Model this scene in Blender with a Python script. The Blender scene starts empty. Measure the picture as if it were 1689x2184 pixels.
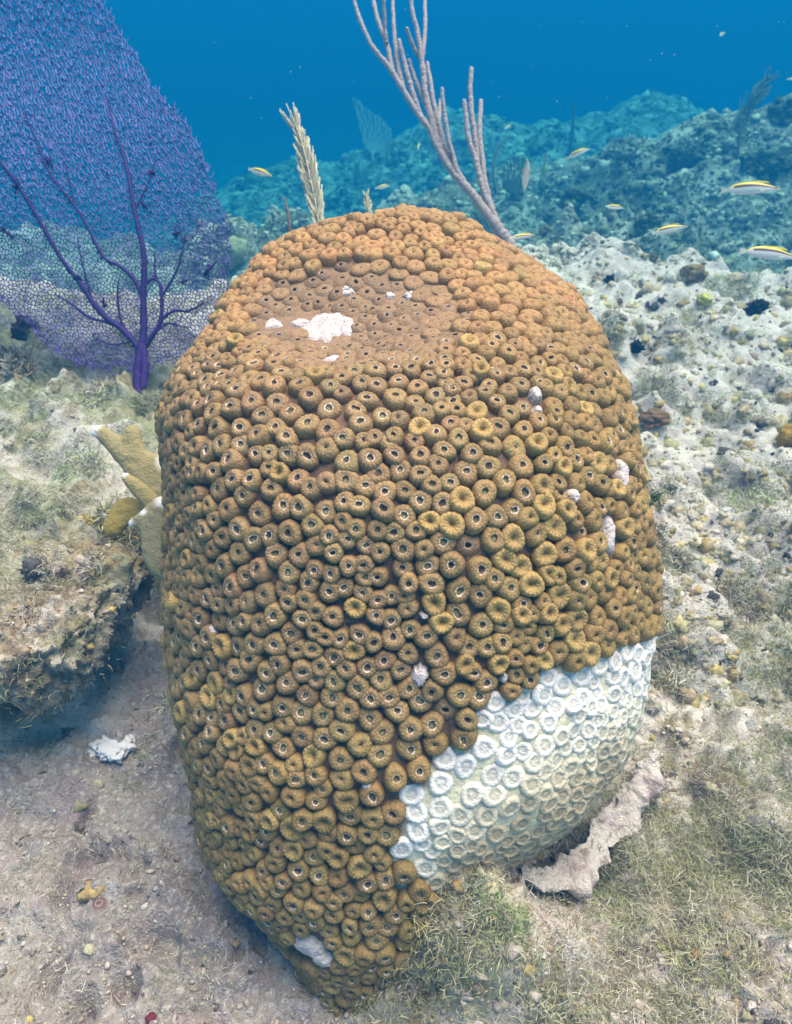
import bpy, math, random
import numpy as np
from mathutils import Vector, Matrix
from mathutils.bvhtree import BVHTree
from mathutils.kdtree import KDTree
from mathutils.geometry import delaunay_2d_cdt

random.seed(7)
rng = np.random.default_rng(11)
S = bpy.context.scene
COL = S.collection
PI = math.pi

# ------------------------------------------------------------------ camera, sky, sun, exposure
PITCH = math.radians(36.0)
TV = math.tan(math.radians(36.0))
TH = TV * 792 / 1024
CAMH = 0.70
cp, sp = math.cos(PITCH), math.sin(PITCH)
AXX = np.array([1.0, 0, 0]); AXU = np.array([0, sp, cp]); AXF = np.array([0, cp, -sp])
CAM = np.array([0, 0, CAMH])
cd = bpy.data.cameras.new('camera')
cam = bpy.data.objects.new('camera', cd); COL.objects.link(cam)
cam.location = CAM; cam.rotation_euler = (PI / 2 - PITCH, 0, 0)
cd.sensor_fit = 'VERTICAL'; cd.sensor_height = 24; cd.lens = 12 / TV
cd.dof.use_dof = True; cd.dof.focus_distance = 0.60; cd.dof.aperture_fstop = 8.0
cd.clip_start = 0.01; cd.clip_end = 300
S.camera = cam

TO_SUN = np.array([0.22, 0.10, 0.97]); TO_SUN /= np.linalg.norm(TO_SUN)
W = bpy.data.worlds.new('World'); S.world = W; W.use_nodes = True
wn = W.node_tree.nodes; wl = W.node_tree.links
sky = wn.new('ShaderNodeTexSky'); sky.sky_type = 'NISHITA'; sky.sun_disc = False
sky.sun_elevation = math.asin(TO_SUN[2]); sky.sun_rotation = math.atan2(TO_SUN[0], TO_SUN[1])
wl.new(sky.outputs[0], wn['Background'].inputs[0]); wn['Background'].inputs[1].default_value = 0.08
sd = bpy.data.lights.new('sun', 'SUN'); sd.energy = 5.0; sd.angle = math.radians(48); sd.color = (1, 0.59, 0.45)
so = bpy.data.objects.new('sun', sd); COL.objects.link(so)
so.rotation_euler = Vector(TO_SUN).to_track_quat('Z', 'Y').to_euler(); so.location = (0, 0, 5)
S.view_settings.view_transform = 'Standard'; S.view_settings.look = 'None'
S.view_settings.gamma = 1; S.view_settings.exposure = 1.36
S.render.engine = 'CYCLES'
S.cycles.use_denoising = True
S.cycles.max_bounces = 6; S.cycles.volume_bounces = 2; S.cycles.diffuse_bounces = 3
S.cycles.caustics_reflective = False; S.cycles.caustics_refractive = False
S.cycles.sample_clamp_indirect = 4

# ------------------------------------------------------------------ picture/world helpers (1689 x 2184 reading of the photo)
PW, PH = 844.5, 1092.0
def at(px, py, Z):
    px = np.asarray(px, float); py = np.asarray(py, float); Z = np.asarray(Z, float)
    x = (px - PW) / PW * TH * Z; v = (PH - py) / PH * TV * Z
    return CAM + x[..., None] * AXX + v[..., None] * AXU + Z[..., None] * AXF
def atv(px, py, Z): return Vector(at(px, py, Z).tolist())
def on_h(px, py, h):
    d = at(px, py, 1.0) - CAM
    return CAM + d * ((h - CAMH) / d[2])
def pix(P):
    d = np.asarray(P) - CAM
    Z = d @ AXF
    return PW + (d @ AXX) / Z / TH * PW, PH - (d @ AXU) / Z / TV * PH, Z

# ------------------------------------------------------------------ noise
def _h(ix, iy, iz, seed):
    h = (ix.astype(np.int64) * 374761393 + iy.astype(np.int64) * 668265263 + iz.astype(np.int64) * 2147483647 + seed * 1274126177) & 0xffffffff
    h = ((h ^ (h >> 13)) * 1274126177) & 0xffffffff
    h = ((h ^ (h >> 16)) * 2246822519) & 0xffffffff
    return (h ^ (h >> 15)) & 0xffffffff
def noise3(p, seed=0):
    p = np.asarray(p, float); i = np.floor(p); f = p - i
    u = f * f * f * (f * (f * 6 - 15) + 10); r = 0
    for dx in (0, 1):
        for dy in (0, 1):
            for dz in (0, 1):
                h = _h(i[..., 0] + dx, i[..., 1] + dy, i[..., 2] + dz, seed)
                g0 = (h & 255) / 127.5 - 1; g1 = ((h >> 8) & 255) / 127.5 - 1; g2 = ((h >> 16) & 255) / 127.5 - 1
                w = (u[..., 0] if dx else 1 - u[..., 0]) * (u[..., 1] if dy else 1 - u[..., 1]) * (u[..., 2] if dz else 1 - u[..., 2])
                r = r + w * (g0 * (f[..., 0] - dx) + g1 * (f[..., 1] - dy) + g2 * (f[..., 2] - dz))
    return r * 1.3
def fbm(p, freq, octs=4, seed=0, gain=0.5):
    p = np.asarray(p, float); s = 0; a = 1.0
    for k in range(octs):
        s = s + a * noise3(p * freq * 2 ** k + 17.3 * k, seed + k); a *= gain
    return s
def sst(a, b, x):
    t = np.clip((x - a) / (b - a), 0, 1); return t * t * (3 - 2 * t)

# ------------------------------------------------------------------ materials
def mat(name, col=(0.5, 0.5, 0.5), rough=0.8, spec=0.2, attr=False, nscale=0, namp=0.0, bump=0.0, bscale=200, sss=0.0):
    m = bpy.data.materials.new(name); m.use_nodes = True
    n = m.node_tree.nodes; l = m.node_tree.links; b = n['Principled BSDF']
    b.inputs['Base Color'].default_value = (*col, 1); b.inputs['Roughness'].default_value = rough
    b.inputs['Specular IOR Level'].default_value = spec
    tc = n.new('ShaderNodeTexCoord'); src = None
    if attr:
        a = n.new('ShaderNodeVertexColor'); a.layer_name = 'Col'; src = a.outputs[0]
    if nscale:
        t = n.new('ShaderNodeTexNoise'); t.inputs['Scale'].default_value = nscale; t.inputs['Detail'].default_value = 6
        t.inputs['Roughness'].default_value = 0.65
        l.new(tc.outputs['Object'], t.inputs['Vector'])
        mr = n.new('ShaderNodeMapRange'); mr.inputs[1].default_value = 0.25; mr.inputs[2].default_value = 0.75
        mr.inputs[3].default_value = 1 - namp; mr.inputs[4].default_value = 1 + namp
        l.new(t.outputs[0], mr.inputs[0])
        mx = n.new('ShaderNodeMix'); mx.data_type = 'RGBA'; mx.blend_type = 'MULTIPLY'; mx.inputs[0].default_value = 1
        if src: l.new(src, mx.inputs[6])
        else: mx.inputs[6].default_value = (*col, 1)
        l.new(mr.outputs[0], mx.inputs[7]); src = mx.outputs[2]
    if src: l.new(src, b.inputs['Base Color'])
    if bump:
        t2 = n.new('ShaderNodeTexNoise'); t2.inputs['Scale'].default_value = bscale; t2.inputs['Detail'].default_value = 5
        l.new(tc.outputs['Object'], t2.inputs['Vector'])
        bp = n.new('ShaderNodeBump'); bp.inputs['Strength'].default_value = bump; bp.inputs['Distance'].default_value = 0.004
        l.new(t2.outputs[0], bp.inputs['Height']); l.new(bp.outputs[0], b.inputs['Normal'])
    return m

# ------------------------------------------------------------------ mesh builder
class MB:
    def __init__(s): s.v = []; s.f = []; s.c = []; s.n = 0
    def add(s, v, f, c=None):
        v = np.asarray(v, float).reshape(-1, 3); f = np.asarray(f, np.int64)
        s.v.append(v); s.f.append(f + s.n)
        c = (0.5, 0.5, 0.5) if c is None else c
        s.c.append(np.broadcast_to(np.asarray(c, float), (len(v), 3)).copy()); s.n += len(v)
    def grid(s, P, c=None, close_u=True, close_v=False, cap=False):
        """P: (rings, segs, 3)"""
        a, b = P.shape[:2]
        I = np.arange(a * b).reshape(a, b)
        if close_u: J = np.roll(I, -1, 1); A, B = I, J
        else: A, B = I[:, :-1], I[:, 1:]
        q = np.stack([A[:-1], B[:-1], B[1:], A[1:]], -1).reshape(-1, 4)
        if c is not None: c = np.broadcast_to(np.asarray(c, float), (a, b, 3)).reshape(-1, 3)
        s.add(P.reshape(-1, 3), q, c)
    def tube(s, pts, rad, seg=6, c=None, bump=0.0):
        pts = np.asarray(pts, float); k = len(pts); rad = np.broadcast_to(np.asarray(rad, float), (k,))
        t = np.gradient(pts, axis=0); t /= np.linalg.norm(t, axis=1)[:, None] + 1e-12
        ref = np.array([0.13, -0.9, 0.4])
        n1 = np.cross(t, ref); n1 /= np.linalg.norm(n1, axis=1)[:, None] + 1e-9
        n2 = np.cross(t, n1)
        a = np.arange(seg) * 2 * PI / seg
        rr = rad[:, None] * np.ones(seg)
        if bump: rr = rr * (1 + bump * rng.normal(size=rr.shape))
        P = pts[:, None] + rr[..., None] * (np.cos(a)[None, :, None] * n1[:, None] + np.sin(a)[None, :, None] * n2[:, None])
        P = np.concatenate([np.repeat(pts[:1, None] - t[:1, None] * rad[0] * .5, seg, 1), P, np.repeat(pts[-1:, None] + t[-1:, None] * rad[-1] * .8, seg, 1)])
        cc = None
        if c is not None:
            c = np.asarray(c, float)
            cc = c if c.ndim == 1 else np.concatenate([c[:1], c, c[-1:]])[:, None]
        s.grid(P, cc)
    def build(s, name, m, parent=None, smooth=True):
        me = bpy.data.meshes.new(name)
        V = np.concatenate(s.v)
        if parent is not None and isinstance(parent, bpy.types.Object): V = V - np.array(parent_loc(parent))
        C = np.concatenate(s.c)
        loops = np.concatenate([f.ravel() for f in s.f]); tot = np.concatenate([np.full(len(f), f.shape[1]) for f in s.f])
        me.vertices.add(len(V)); me.vertices.foreach_set('co', V.ravel().astype(np.float32))
        me.loops.add(len(loops)); me.loops.foreach_set('vertex_index', loops.astype(np.int32))
        me.polygons.add(len(tot)); st = np.concatenate([[0], np.cumsum(tot)[:-1]])
        me.polygons.foreach_set('loop_start', st.astype(np.int32))
        me.polygons.foreach_set('use_smooth', np.full(len(tot), smooth))
        me.update(calc_edges=True); me.validate()
        ca = me.color_attributes.new('Col', 'FLOAT_COLOR', 'POINT')
        ca.data.foreach_set('color', np.concatenate([C, np.ones((len(C), 1))], 1).ravel().astype(np.float32))
        me.materials.append(m)
        o = bpy.data.objects.new(name, me); COL.objects.link(o)
        if parent is not None: o.parent = parent
        return o
def parent_loc(p):
    l = np.array(p.location)
    while p.parent: p = p.parent; l = l + np.array(p.location)
    return l
def tag(o, label=None, cat=None, group=None, kind=None):
    for k, v in (('label', label), ('category', cat), ('group', group), ('kind', kind)):
        if v: o[k] = v
    return o
def thing(name, label, cat, loc, group=None):
    o = bpy.data.objects.new(name, None); COL.objects.link(o); o.location = loc; o.empty_display_size = 0.05
    return tag(o, label, cat, group)
def spline(pts, n):
    """Catmull-Rom through pts (k,d) -> n samples"""
    p = np.asarray(pts, float)
    if len(p) == 2: return p[0] + (p[1] - p[0]) * np.linspace(0, 1, n)[:, None]
    q = np.concatenate([[2 * p[0] - p[1]], p, [2 * p[-1] - p[-2]]])
    L = np.concatenate([[0], np.cumsum(np.linalg.norm(np.diff(p[:, :3], axis=0), axis=1))])
    u = np.linspace(0, L[-1], n); k = np.clip(np.searchsorted(L, u, side='right') - 1, 0, len(p) - 2)
    t = ((u - L[k]) / (L[k + 1] - L[k] + 1e-12))[:, None]
    a, b, c, d = q[k], q[k + 1], q[k + 2], q[k + 3]
    return 0.5 * (2 * b + (c - a) * t + (2 * a - 5 * b + 4 * c - d) * t ** 2 + (3 * b - a - 3 * c + d) * t ** 3)
# unit icosphere data
def ico(n):
    import bmesh
    bm = bmesh.new(); bmesh.ops.create_icosphere(bm, subdivisions=n, radius=1)
    v = np.array([x.co[:] for x in bm.verts]); f = np.array([[y.index for y in x.verts] for x in bm.faces]); bm.free()
    return v, f
ICO = {k: ico(k) for k in (1, 2, 3, 4, 5)}

# ------------------------------------------------------------------ the ground
EDGE = np.array([on_h(px, py, 0.13)[:2] for px, py in ((-900, 1480), (-300, 1440), (0, 1392), (60, 1380), (130, 1345), (170, 1270), (222, 1235), (246, 1185), (268, 1142), (335, 1115), (480, 1040), (700, 960))])
def sdist_edge(x, y):
    """>0 on the plateau side (away from the camera) of the left ledge line"""
    P = np.stack([x, y], -1); best = np.full(x.shape, 1e9); sg = np.ones(x.shape)
    for a, b in zip(EDGE[:-1], EDGE[1:]):
        d = b - a; t = np.clip(((P - a) @ d) / (d @ d), 0, 1)
        q = P - (a + t[..., None] * d); r = np.hypot(q[..., 0], q[..., 1])
        cr = d[0] * (P[..., 1] - a[1]) - d[1] * (P[..., 0] - a[0])
        m = r < best; best = np.where(m, r, best); sg = np.where(m, np.sign(cr), sg)
    return best * sg
PITS = [(1205, 1822, .14, .030, .026), (135, 1850, .035, .012, .030), (90, 2040, .05, .010, .016), (60, 1700, .03, .05, .03), (190, 1790, .03, .02, .012), (330, 1990, .02, .02, .012), (250, 2090, .03, .012, .010), (160, 2130, .03, .010, .012), (1180, 1850, .06, .03, .02)]
def base_h(x, y):
    x = np.asarray(x, float); y = np.asarray(y, float)
    sdv = sdist_edge(x, y)
    hl = -0.03 + 0.155 * sst(0.0, 0.05, sdv) + 0.03 * sst(0.05, 0.6, sdv)
    hl = hl + 0.02 * sst(0.05, -0.25, x) * sst(0.35, 0.1, y)
    hr = 0.00 + 0.07 * sst(0.35, 0.9, y) + 0.06 * sst(0.9, 1.7, y) + 0.05 * sst(0.15, 0.45, x) * sst(0.6, 0.25, y)
    w = sst(-0.06, 0.12, x)
    hr = hr + 0.050 * np.exp(-((x - 0.18) / 0.10) ** 2 - ((y - 0.20) / 0.10) ** 2)
    near = hl * (1 - w) + hr * w
    near = near + 0.115 * np.exp(-((x - 0.065) / 0.072) ** 2 - ((y - 0.275) / 0.055) ** 2)
    for px_, py_, dp, sx_, sy_ in PITS:
        q_ = on_h(px_, py_, 0.0)
        near = near - dp * np.exp(-((x - q_[0]) / sx_) ** 2 - ((y - q_[1]) / sy_) ** 2)
    crest = 1.84 - 0.25 * sst(0.5, 1.6, x) - 0.15 * sst(-.1, -.5, x) + 0.15 * np.sin(x * 3.1)
    r = np.hypot(x, y)
    far = -0.32 - 0.012 * (r - 3) - 0.0008 * np.clip(r - 8, 0, None) ** 1.6
    far = np.maximum(far, -2.2)
    hill = 0.58 * sst(0.3, 2.9, x - 0.10 * (y - 4.2)) * np.exp(-((y - 4.6 - 0.25 * (x - 2)) / 1.7) ** 2)
    e0 = 3.3 + 1.9 * sst(-1.4, 1.6, x) + 0.3 * np.sin(x * 2.3)
    far = far - 2.4 * sst(e0, e0 + 3.5, y)
    mound = np.maximum(far, -0.40 - 0.10 * ((x - 2.6) / 1.6) ** 2 - 0.30 * ((y - 9.0) / 1.5) ** 2 + .07 * np.sin(x * 2.2)) - far
    lm = 0
    k = sst(0, 0.55, y - crest)
    return near * (1 - k) + (far + hill + mound + lm) * k
def rough_h(x, y, res=0.0):
    P = np.stack([x, y, np.zeros_like(x)], -1); s = 0
    dist = np.hypot(x, y); fr = sst(1.8, 3.0, y)
    sd = sdist_edge(x, y); tr = sst(0.02, -0.06, sd) * sst(0.05, -0.1, x)      # the smoother sandy hollow on the left
    for wl_, amp, sd_ in ((1.1, 0.20, 3), (0.5, 0.12, 4), (0.22, 0.03, 5), (0.10, 0.024, 6), (0.045, 0.014, 7), (0.02, 0.0085, 8), (0.009, 0.0042, 9)):
        n = noise3(P / wl_, sd_)
        n = np.where(n < 0.1, n, 0.1 + (n - 0.1) * 1.5)
        a = amp
        if wl_ > 0.4: a = amp * fr
        elif wl_ > 0.09: a = amp * (1 + 1.6 * fr) * (1 - 0.35 * tr)
        elif wl_ > 0.015: a = amp * (1.45 + 2.0 * fr) * (1 - 0.3 * tr)
        att = 1.0 if np.isscalar(res) else np.clip(1.4 - res / wl_ * 2.2, 0, 1)
        s = s + n * a * att
    pit = noise3(P / 0.06, 31); s = s - 0.030 * sst(0.42, 0.75, pit) * (1 - fr)
    for wl_, sd_, a in ((0.085, 61, .050), (0.045, 62, .034), (0.024, 63, .020)):
        s = s + (1 - fr) * (1 - .8 * tr) * a * np.clip(noise3(P / wl_, sd_) - .12, 0, .5)
    pit2 = noise3(P / 0.028, 64); s = s - 0.016 * sst(0.40, 0.62, pit2) * (1 - fr)
    # far floor: knobbly reef
    kn = 1 - np.abs(noise3(P / 0.33, 41)) * 2.2
    s = s + 0.045 * (1 - fr) * np.clip(noise3(P / 0.15, 71) - .05, -.25, .6) * sst(.02, .2, x)
    s = s + fr * 0.10 * kn
    return s
def ground_h(x, y): return base_h(x, y) + rough_h(np.asarray(x, float), np.asarray(y, float))

NA = 640
ang = np.concatenate([np.linspace(-58, 58, NA), np.linspace(58, 302, 90)[1:-1]]) * PI / 180
lsp = lambda a, b, n: np.exp(np.linspace(math.log(a), math.log(b), n, endpoint=False))
rad = np.concatenate([lsp(.10, .25, 40), lsp(.25, 2.4, 520), lsp(2.4, 9, 240), lsp(9, 76, 60)]); NR = len(rad)
cy0 = -0.12
A, R = np.meshgrid(ang, rad)
GX, GY = R * np.sin(A), cy0 + R * np.cos(A)
res = R * 0.0052 * (1 + 5 * sst(8, 12, R))
GZ = base_h(GX, GY) + rough_h(GX, GY, res)
P3 = np.stack([GX, GY, GZ], -1)
# sideways roughness so that steep places are not smooth
off = np.stack([noise3(P3 / 0.05, 51), noise3(P3 / 0.05, 52), 0 * GX], -1) * np.clip(0.012 * (1 - res[..., None] / 0.05), 0, 1)
P3 = P3 + off

def ground_material():
    m = bpy.data.materials.new('reef_ground'); m.use_nodes = True
    n = m.node_tree.nodes; l = m.node_tree.links; b = n['Principled BSDF']
    b.inputs['Roughness'].default_value = 0.92; b.inputs['Specular IOR Level'].default_value = 0.12
    tc = n.new('ShaderNodeTexCoord')
    at_ = n.new('ShaderNodeVertexColor'); at_.layer_name = 'Col'
    sep = n.new('ShaderNodeSeparateColor'); l.new(at_.outputs[0], sep.inputs[0])
    def nz(scale, det=6, rgh=0.65, seed=0):
        t = n.new('ShaderNodeTexNoise'); t.inputs['Scale'].default_value = scale; t.inputs['Detail'].default_value = det
        t.inputs['Roughness'].default_value = rgh
        mp = n.new('ShaderNodeMapping'); mp.inputs['Location'].default_value = (seed, seed * 1.7, seed * .3)
        l.new(tc.outputs['Object'], mp.inputs[0]); l.new(mp.outputs[0], t.inputs['Vector']); return t.outputs[0]
    def ramp(x, a, b_):
        r = n.new('ShaderNodeMapRange'); r.interpolation_type = 'SMOOTHSTEP'; r.inputs[1].default_value = a; r.inputs[2].default_value = b_; l.new(x, r.inputs[0]); return r.outputs[0]
    def mul(a, b_):
        r = n.new('ShaderNodeMath'); r.operation = 'MULTIPLY'; l.new(a, r.inputs[0])
        if isinstance(b_, float): r.inputs[1].default_value = b_
        else: l.new(b_, r.inputs[1])
        return r.outputs[0]
    def add(a, b_):
        r = n.new('ShaderNodeMath'); r.operation = 'ADD'; l.new(a, r.inputs[0])
        if isinstance(b_, float): r.inputs[1].default_value = b_
        else: l.new(b_, r.inputs[1])
        return r.outputs[0]
    def mix(f, a, b_):
        r = n.new('ShaderNodeMix'); r.data_type = 'RGBA'; l.new(f, r.inputs[0])
        for i, c in ((6, a), (7, b_)):
            if isinstance(c, tuple): r.inputs[i].default_value = (*c, 1)
            else: l.new(c, r.inputs[i])
        return r.outputs[2]
    c = mix(ramp(nz(9, 7), .35, .65), (0.60, 0.545, 0.535), (0.74, 0.69, 0.65))
    c = mix(ramp(sep.outputs[1], .22, .12), c, mix(ramp(nz(13, 7, .7, 51), .38, .62), (0.30, 0.255, 0.26), (0.44, 0.39, 0.385)))   # duller lilac grey sand of the hollow, darkened also for its shaded side
    c = mix(mul(ramp(nz(160, 4, .7, 3), .45, .72), .8), c, (0.74, 0.70, 0.66))          # pale grains
    c = mix(ramp(nz(70, 6, .7, 5), .55, .72), c, (0.30, 0.23, 0.20))           # brown grains
    c = mix(mul(ramp(nz(26, 7, .7, 8), .52, .66), .65), c, (0.40, 0.29, 0.32)) # crustose pink
    gsel = ramp(add(nz(6.5, 8, .72, 12), add(mul(sep.outputs[0], .34), -.17)), .48, .62)
    c = mix(mul(gsel, .85), c, mix(ramp(nz(45, 5, .6, 2), .4, .62), (0.25, 0.25, 0.11), (0.42, 0.43, 0.29)))
    bsel = ramp(add(nz(11, 8, .7, 22), add(mul(sep.outputs[1], .30), -.12)), .56, .66)
    c = mix(mul(bsel, .8), c, mix(ramp(nz(55, 5, .6, 61), .42, .6), (0.17, 0.12, 0.065), (0.36, 0.28, 0.155)))
    c = mix(mul(ramp(nz(38, 5, .6, 33), .645, .70), .85), c, (0.035, 0.03, 0.035))  # small dark holes and tufts
    dk = mix(ramp(nz(5.0, 8, .7, 40), .42, .62), (0.18, 0.20, 0.15), (0.56, 0.55, 0.49))
    c = mix(sep.outputs[2], c, dk)                                              # algae covered far reef
    l.new(c, b.inputs['Base Color'])
    bp = n.new('ShaderNodeBump'); bp.inputs['Strength'].default_value = .9; bp.inputs['Distance'].default_value = 0.006
    l.new(add(nz(110, 6, .7, 9), nz(330, 4, .6, 4)), bp.inputs['Height']); l.new(bp.outputs[0], b.inputs['Normal'])
    return m
MG = ground_material()
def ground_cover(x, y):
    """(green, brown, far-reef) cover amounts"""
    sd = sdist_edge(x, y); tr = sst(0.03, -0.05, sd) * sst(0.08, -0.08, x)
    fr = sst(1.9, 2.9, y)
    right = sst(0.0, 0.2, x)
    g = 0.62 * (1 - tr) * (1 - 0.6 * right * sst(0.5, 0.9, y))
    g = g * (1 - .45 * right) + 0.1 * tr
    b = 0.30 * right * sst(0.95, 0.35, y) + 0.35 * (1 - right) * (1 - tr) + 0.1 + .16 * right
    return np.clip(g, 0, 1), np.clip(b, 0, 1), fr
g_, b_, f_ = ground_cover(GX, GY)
mb = MB()
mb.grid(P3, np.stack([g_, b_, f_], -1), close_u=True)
cen = np.array([[0, cy0, 0]])
mb.f.append(np.array([[(k + 1) % P3.shape[1], k, mb.n] for k in range(P3.shape[1])])); mb.v.append(cen); mb.c.append(np.zeros((1, 3))); mb.n += 1
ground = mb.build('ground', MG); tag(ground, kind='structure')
mb_ground = mb.f[0].tolist()
GBV = BVHTree.FromPolygons(P3.reshape(-1, 3).tolist(), mb_ground)
def drop(x, y, top=3.0):
    h = GBV.ray_cast(Vector((x, y, top)), Vector((0, 0, -1)))
    return h[0].z if h[0] else float(base_h(np.array([x]), np.array([y]))[0])
def look(px, py):
    """the ground point a picture point shows"""
    d = at(px, py, 1.0) - CAM; d /= np.linalg.norm(d)
    h = GBV.ray_cast(Vector(CAM), Vector(d)); return np.array(h[0]) if h[0] else None

# ------------------------------------------------------------------ the water: one closed box of pale blue air-like haze
def haze_box():
    x0, x1, y0, y1, z0, z1 = -90, 90, -90, 90, -6.2, 1.15
    v = [(x, y, z) for z in (z0, z1) for y in (y0, y1) for x in (x0, x1)]
    f = [(0, 2, 3, 1), (4, 5, 7, 6), (0, 1, 5, 4), (2, 6, 7, 3), (0, 4, 6, 2), (1, 3, 7, 5)]
    me = bpy.data.meshes.new('haze'); me.from_pydata(v, [], f)
    o = bpy.data.objects.new('haze', me); COL.objects.link(o)
    m = bpy.data.materials.new('water_haze'); m.use_nodes = True; n = m.node_tree.nodes
    n.remove(n['Principled BSDF'])
    pv = n.new('ShaderNodeVolumePrincipled')
    pv.inputs['Color'].default_value = (0.002, 0.080, 0.205, 1)
    pv.inputs['Absorption Color'].default_value = (0.0, 0.40, 0.47, 1)
    pv.inputs['Density'].default_value = 0.335; pv.inputs['Anisotropy'].default_value = 0.0
    m.node_tree.links.new(pv.outputs[0], n['Material Output'].inputs['Volume'])
    me.materials.append(m); tag(o, kind='stuff')
haze_box()

# ------------------------------------------------------------------ the coral head
SIL_L = np.array([(430, 855), (436, 840), (445, 770), (460, 715), (475, 655), (500, 612), (530, 560), (570, 520), (610, 490), (660, 465), (700, 450), (750, 420), (800, 385), (850, 362), (900, 353), (1000, 352), (1100, 354), (1300, 360), (1450, 366), (1600, 384), (1700, 408), (1780, 425), (1850, 447), (1900, 490), (1950, 545), (2050, 620), (2150, 680), (2350, 740)], float)
SIL_R = np.array([(430, 860), (436, 885), (445, 935), (460, 975), (480, 1020), (510, 1085), (550, 1150), (600, 1210), (700, 1275), (800, 1322), (900, 1345), (1000, 1358), (1100, 1370), (1200, 1390), (1330, 1397), (1400, 1395), (1480, 1388), (1620, 1340), (1720, 1262), (1800, 1170), (1850, 1100), (1950, 985), (2050, 930), (2150, 900), (2350, 860)], float)
PROF = np.array([(-.50, .66, .72), (-.45, .625, .71), (-.35, .58, .70), (-.2, .535, .70), (0, .515, .72), (.06, .525, .73), (.11, .555, .745), (.16, .605, .76), (.22, .665, .775), (.28, .715, .785), (.32, .75, .795), (.333, .775, .80), (.340, .798, .802)], float)
DISH = lambda px, py: np.clip(1 - ((px - 765) / 270) ** 2 - ((py - 675) / 128) ** 2, 0, 1)
NV, NS = 150, 220
vv = np.concatenate([np.linspace(-.50, .30, 110), np.linspace(.30, .3399, 41)[1:]])
zf = np.interp(vv, PROF[:, 0], PROF[:, 1]); zs = np.interp(vv, PROF[:, 0], PROF[:, 2])
def smooth(a, k=5):
    for _ in range(k): a = np.concatenate([a[:1], (a[:-2] + 2 * a[1:-1] + a[2:]) / 4, a[-1:]])
    return a
zf = smooth(zf, 12)
pys = PH - vv / (TV * zs) * PH
xl = (np.interp(pys, SIL_L[:, 0], SIL_L[:, 1]) - PW) / PW * TH * zs * 0.985
xr = (np.interp(pys, SIL_R[:, 0], SIL_R[:, 1]) - PW) / PW * TH * zs * 0.985
xc, ax = (xl + xr) / 2, (xr - xl) / 2
bf = zs - zf; bb = np.clip(np.minimum(0.22, ax * 1.1), 0.004, None) * np.clip((.3405 - vv) / .08, 0.05, 1) ** .5
th = np.linspace(0, 2 * PI, NS, endpoint=False)
cs, sn = np.cos(th), np.sin(th)
ex = 2 / 2.35
cx = np.sign(cs) * np.abs(cs) ** ex; cz = np.sign(sn) * np.abs(sn) ** ex
bf = zs - zf
for it in range(13):     # let each cross-section reach the outline the coral has
    xc, ax = (xl + xr) / 2, np.maximum((xr - xl) / 2, .004)
    bb = np.clip(np.minimum(0.22, ax * 1.1), 0.004, None) * np.clip((.3405 - vv) / .08, 0.05, 1) ** .5
    X = xc[:, None] + ax[:, None] * cx
    Z = zs[:, None] - np.where(cz > 0, bf[:, None], bb[:, None]) * cz
    BP = CAM + X[..., None] * AXX + (vv[:, None] * np.ones(NS))[..., None] * AXU + Z[..., None] * AXF
    if it == 12: break
    qx, qy, qz = pix(BP); rI = np.arange(len(vv))
    for side, SIL in ((0, SIL_L), (1, SIL_R)):
        sg_ = -1 if side == 0 else 1
        lim = np.interp(qy - 26 * sst(800, 560, qy), SIL[:, 0], SIL[:, 1]) - sg_ * 7
        viol = sg_ * (qx - lim)
        mid = (qx.max(1) + qx.min(1))[:, None] / 2
        viol = np.where(sg_ * (qx - mid) > 0, viol, -1e9); j = viol.argmax(1)
        dlt = -sg_ * viol[rI, j] * TH / PW * qz[rI, j] * .7
        dlt = smooth(dlt, 3)
        if side == 0: xl = xl + dlt
        else: xr = xr + dlt
    bad = xr - xl < .01; m_ = (xl + xr) / 2; xl = np.where(bad, m_ - .005, xl); xr = np.where(bad, m_ + .005, xr)
def body_normals(P):
    du = np.roll(P, -1, 1) - np.roll(P, 1, 1); dv = np.gradient(P, axis=0)
    n = np.cross(du, dv); n /= np.linalg.norm(n, axis=-1)[..., None] + 1e-12
    c = P.mean((0, 1)); s = np.sign(((P - c) * n).sum(-1).mean()); return n * s
BN = body_normals(BP)
qx, qy, qz = pix(BP)
BP = BP + BN * (0.008 * fbm(BP, 9, 2, 61) + 0.0025 * fbm(BP, 40, 2, 63))[..., None]
BP = BP - BN * (0.015 * DISH(qx, qy) ** 1.5 * (BN @ -AXF > -0.1))[..., None]
# swollen shoulder over the bleached patch and rear mound
BP = BP + BN * (0.004 * np.exp(-((qx - 870) / 170) ** 2 - ((qy - 500) / 60) ** 2) * (BN @ -AXF > -0.3))[..., None]
BN = body_normals(BP)
head_loc = at(800, 1900, 0.70); head_loc[2] = 0.0
coral = thing('coral_head', 'big brown boulder coral covered in round polyps with white bleached patch', 'coral', head_loc)
M_body = mat('coral_tissue', attr=True, rough=.7, spec=.3, nscale=120, namp=.35, bump=.5, bscale=260)
bodyc = np.empty(BP.shape); bodyc[:] = (0.125, 0.085, 0.062)  # darker than the polyps: shade of the gaps put into the body colour
dd = DISH(qx, qy)[..., None] ** .5 * (BN @ -AXF > -0.1)[..., None]
bodyc = bodyc * (1 - dd) + np.array([0.235, 0.165, 0.100]) * dd
BLEACH = np.array([(1520, 1290), (1395, 1335), (1300, 1385), (1225, 1425), (1135, 1450), (1115, 1495), (1040, 1500), (1000, 1545), (960, 1590), (925, 1650), (885, 1705), (865, 1745), (845, 1800), (848, 1885), (960, 1905), (1120, 2010), (1400, 1900), (1520, 1560)], float)
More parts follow.
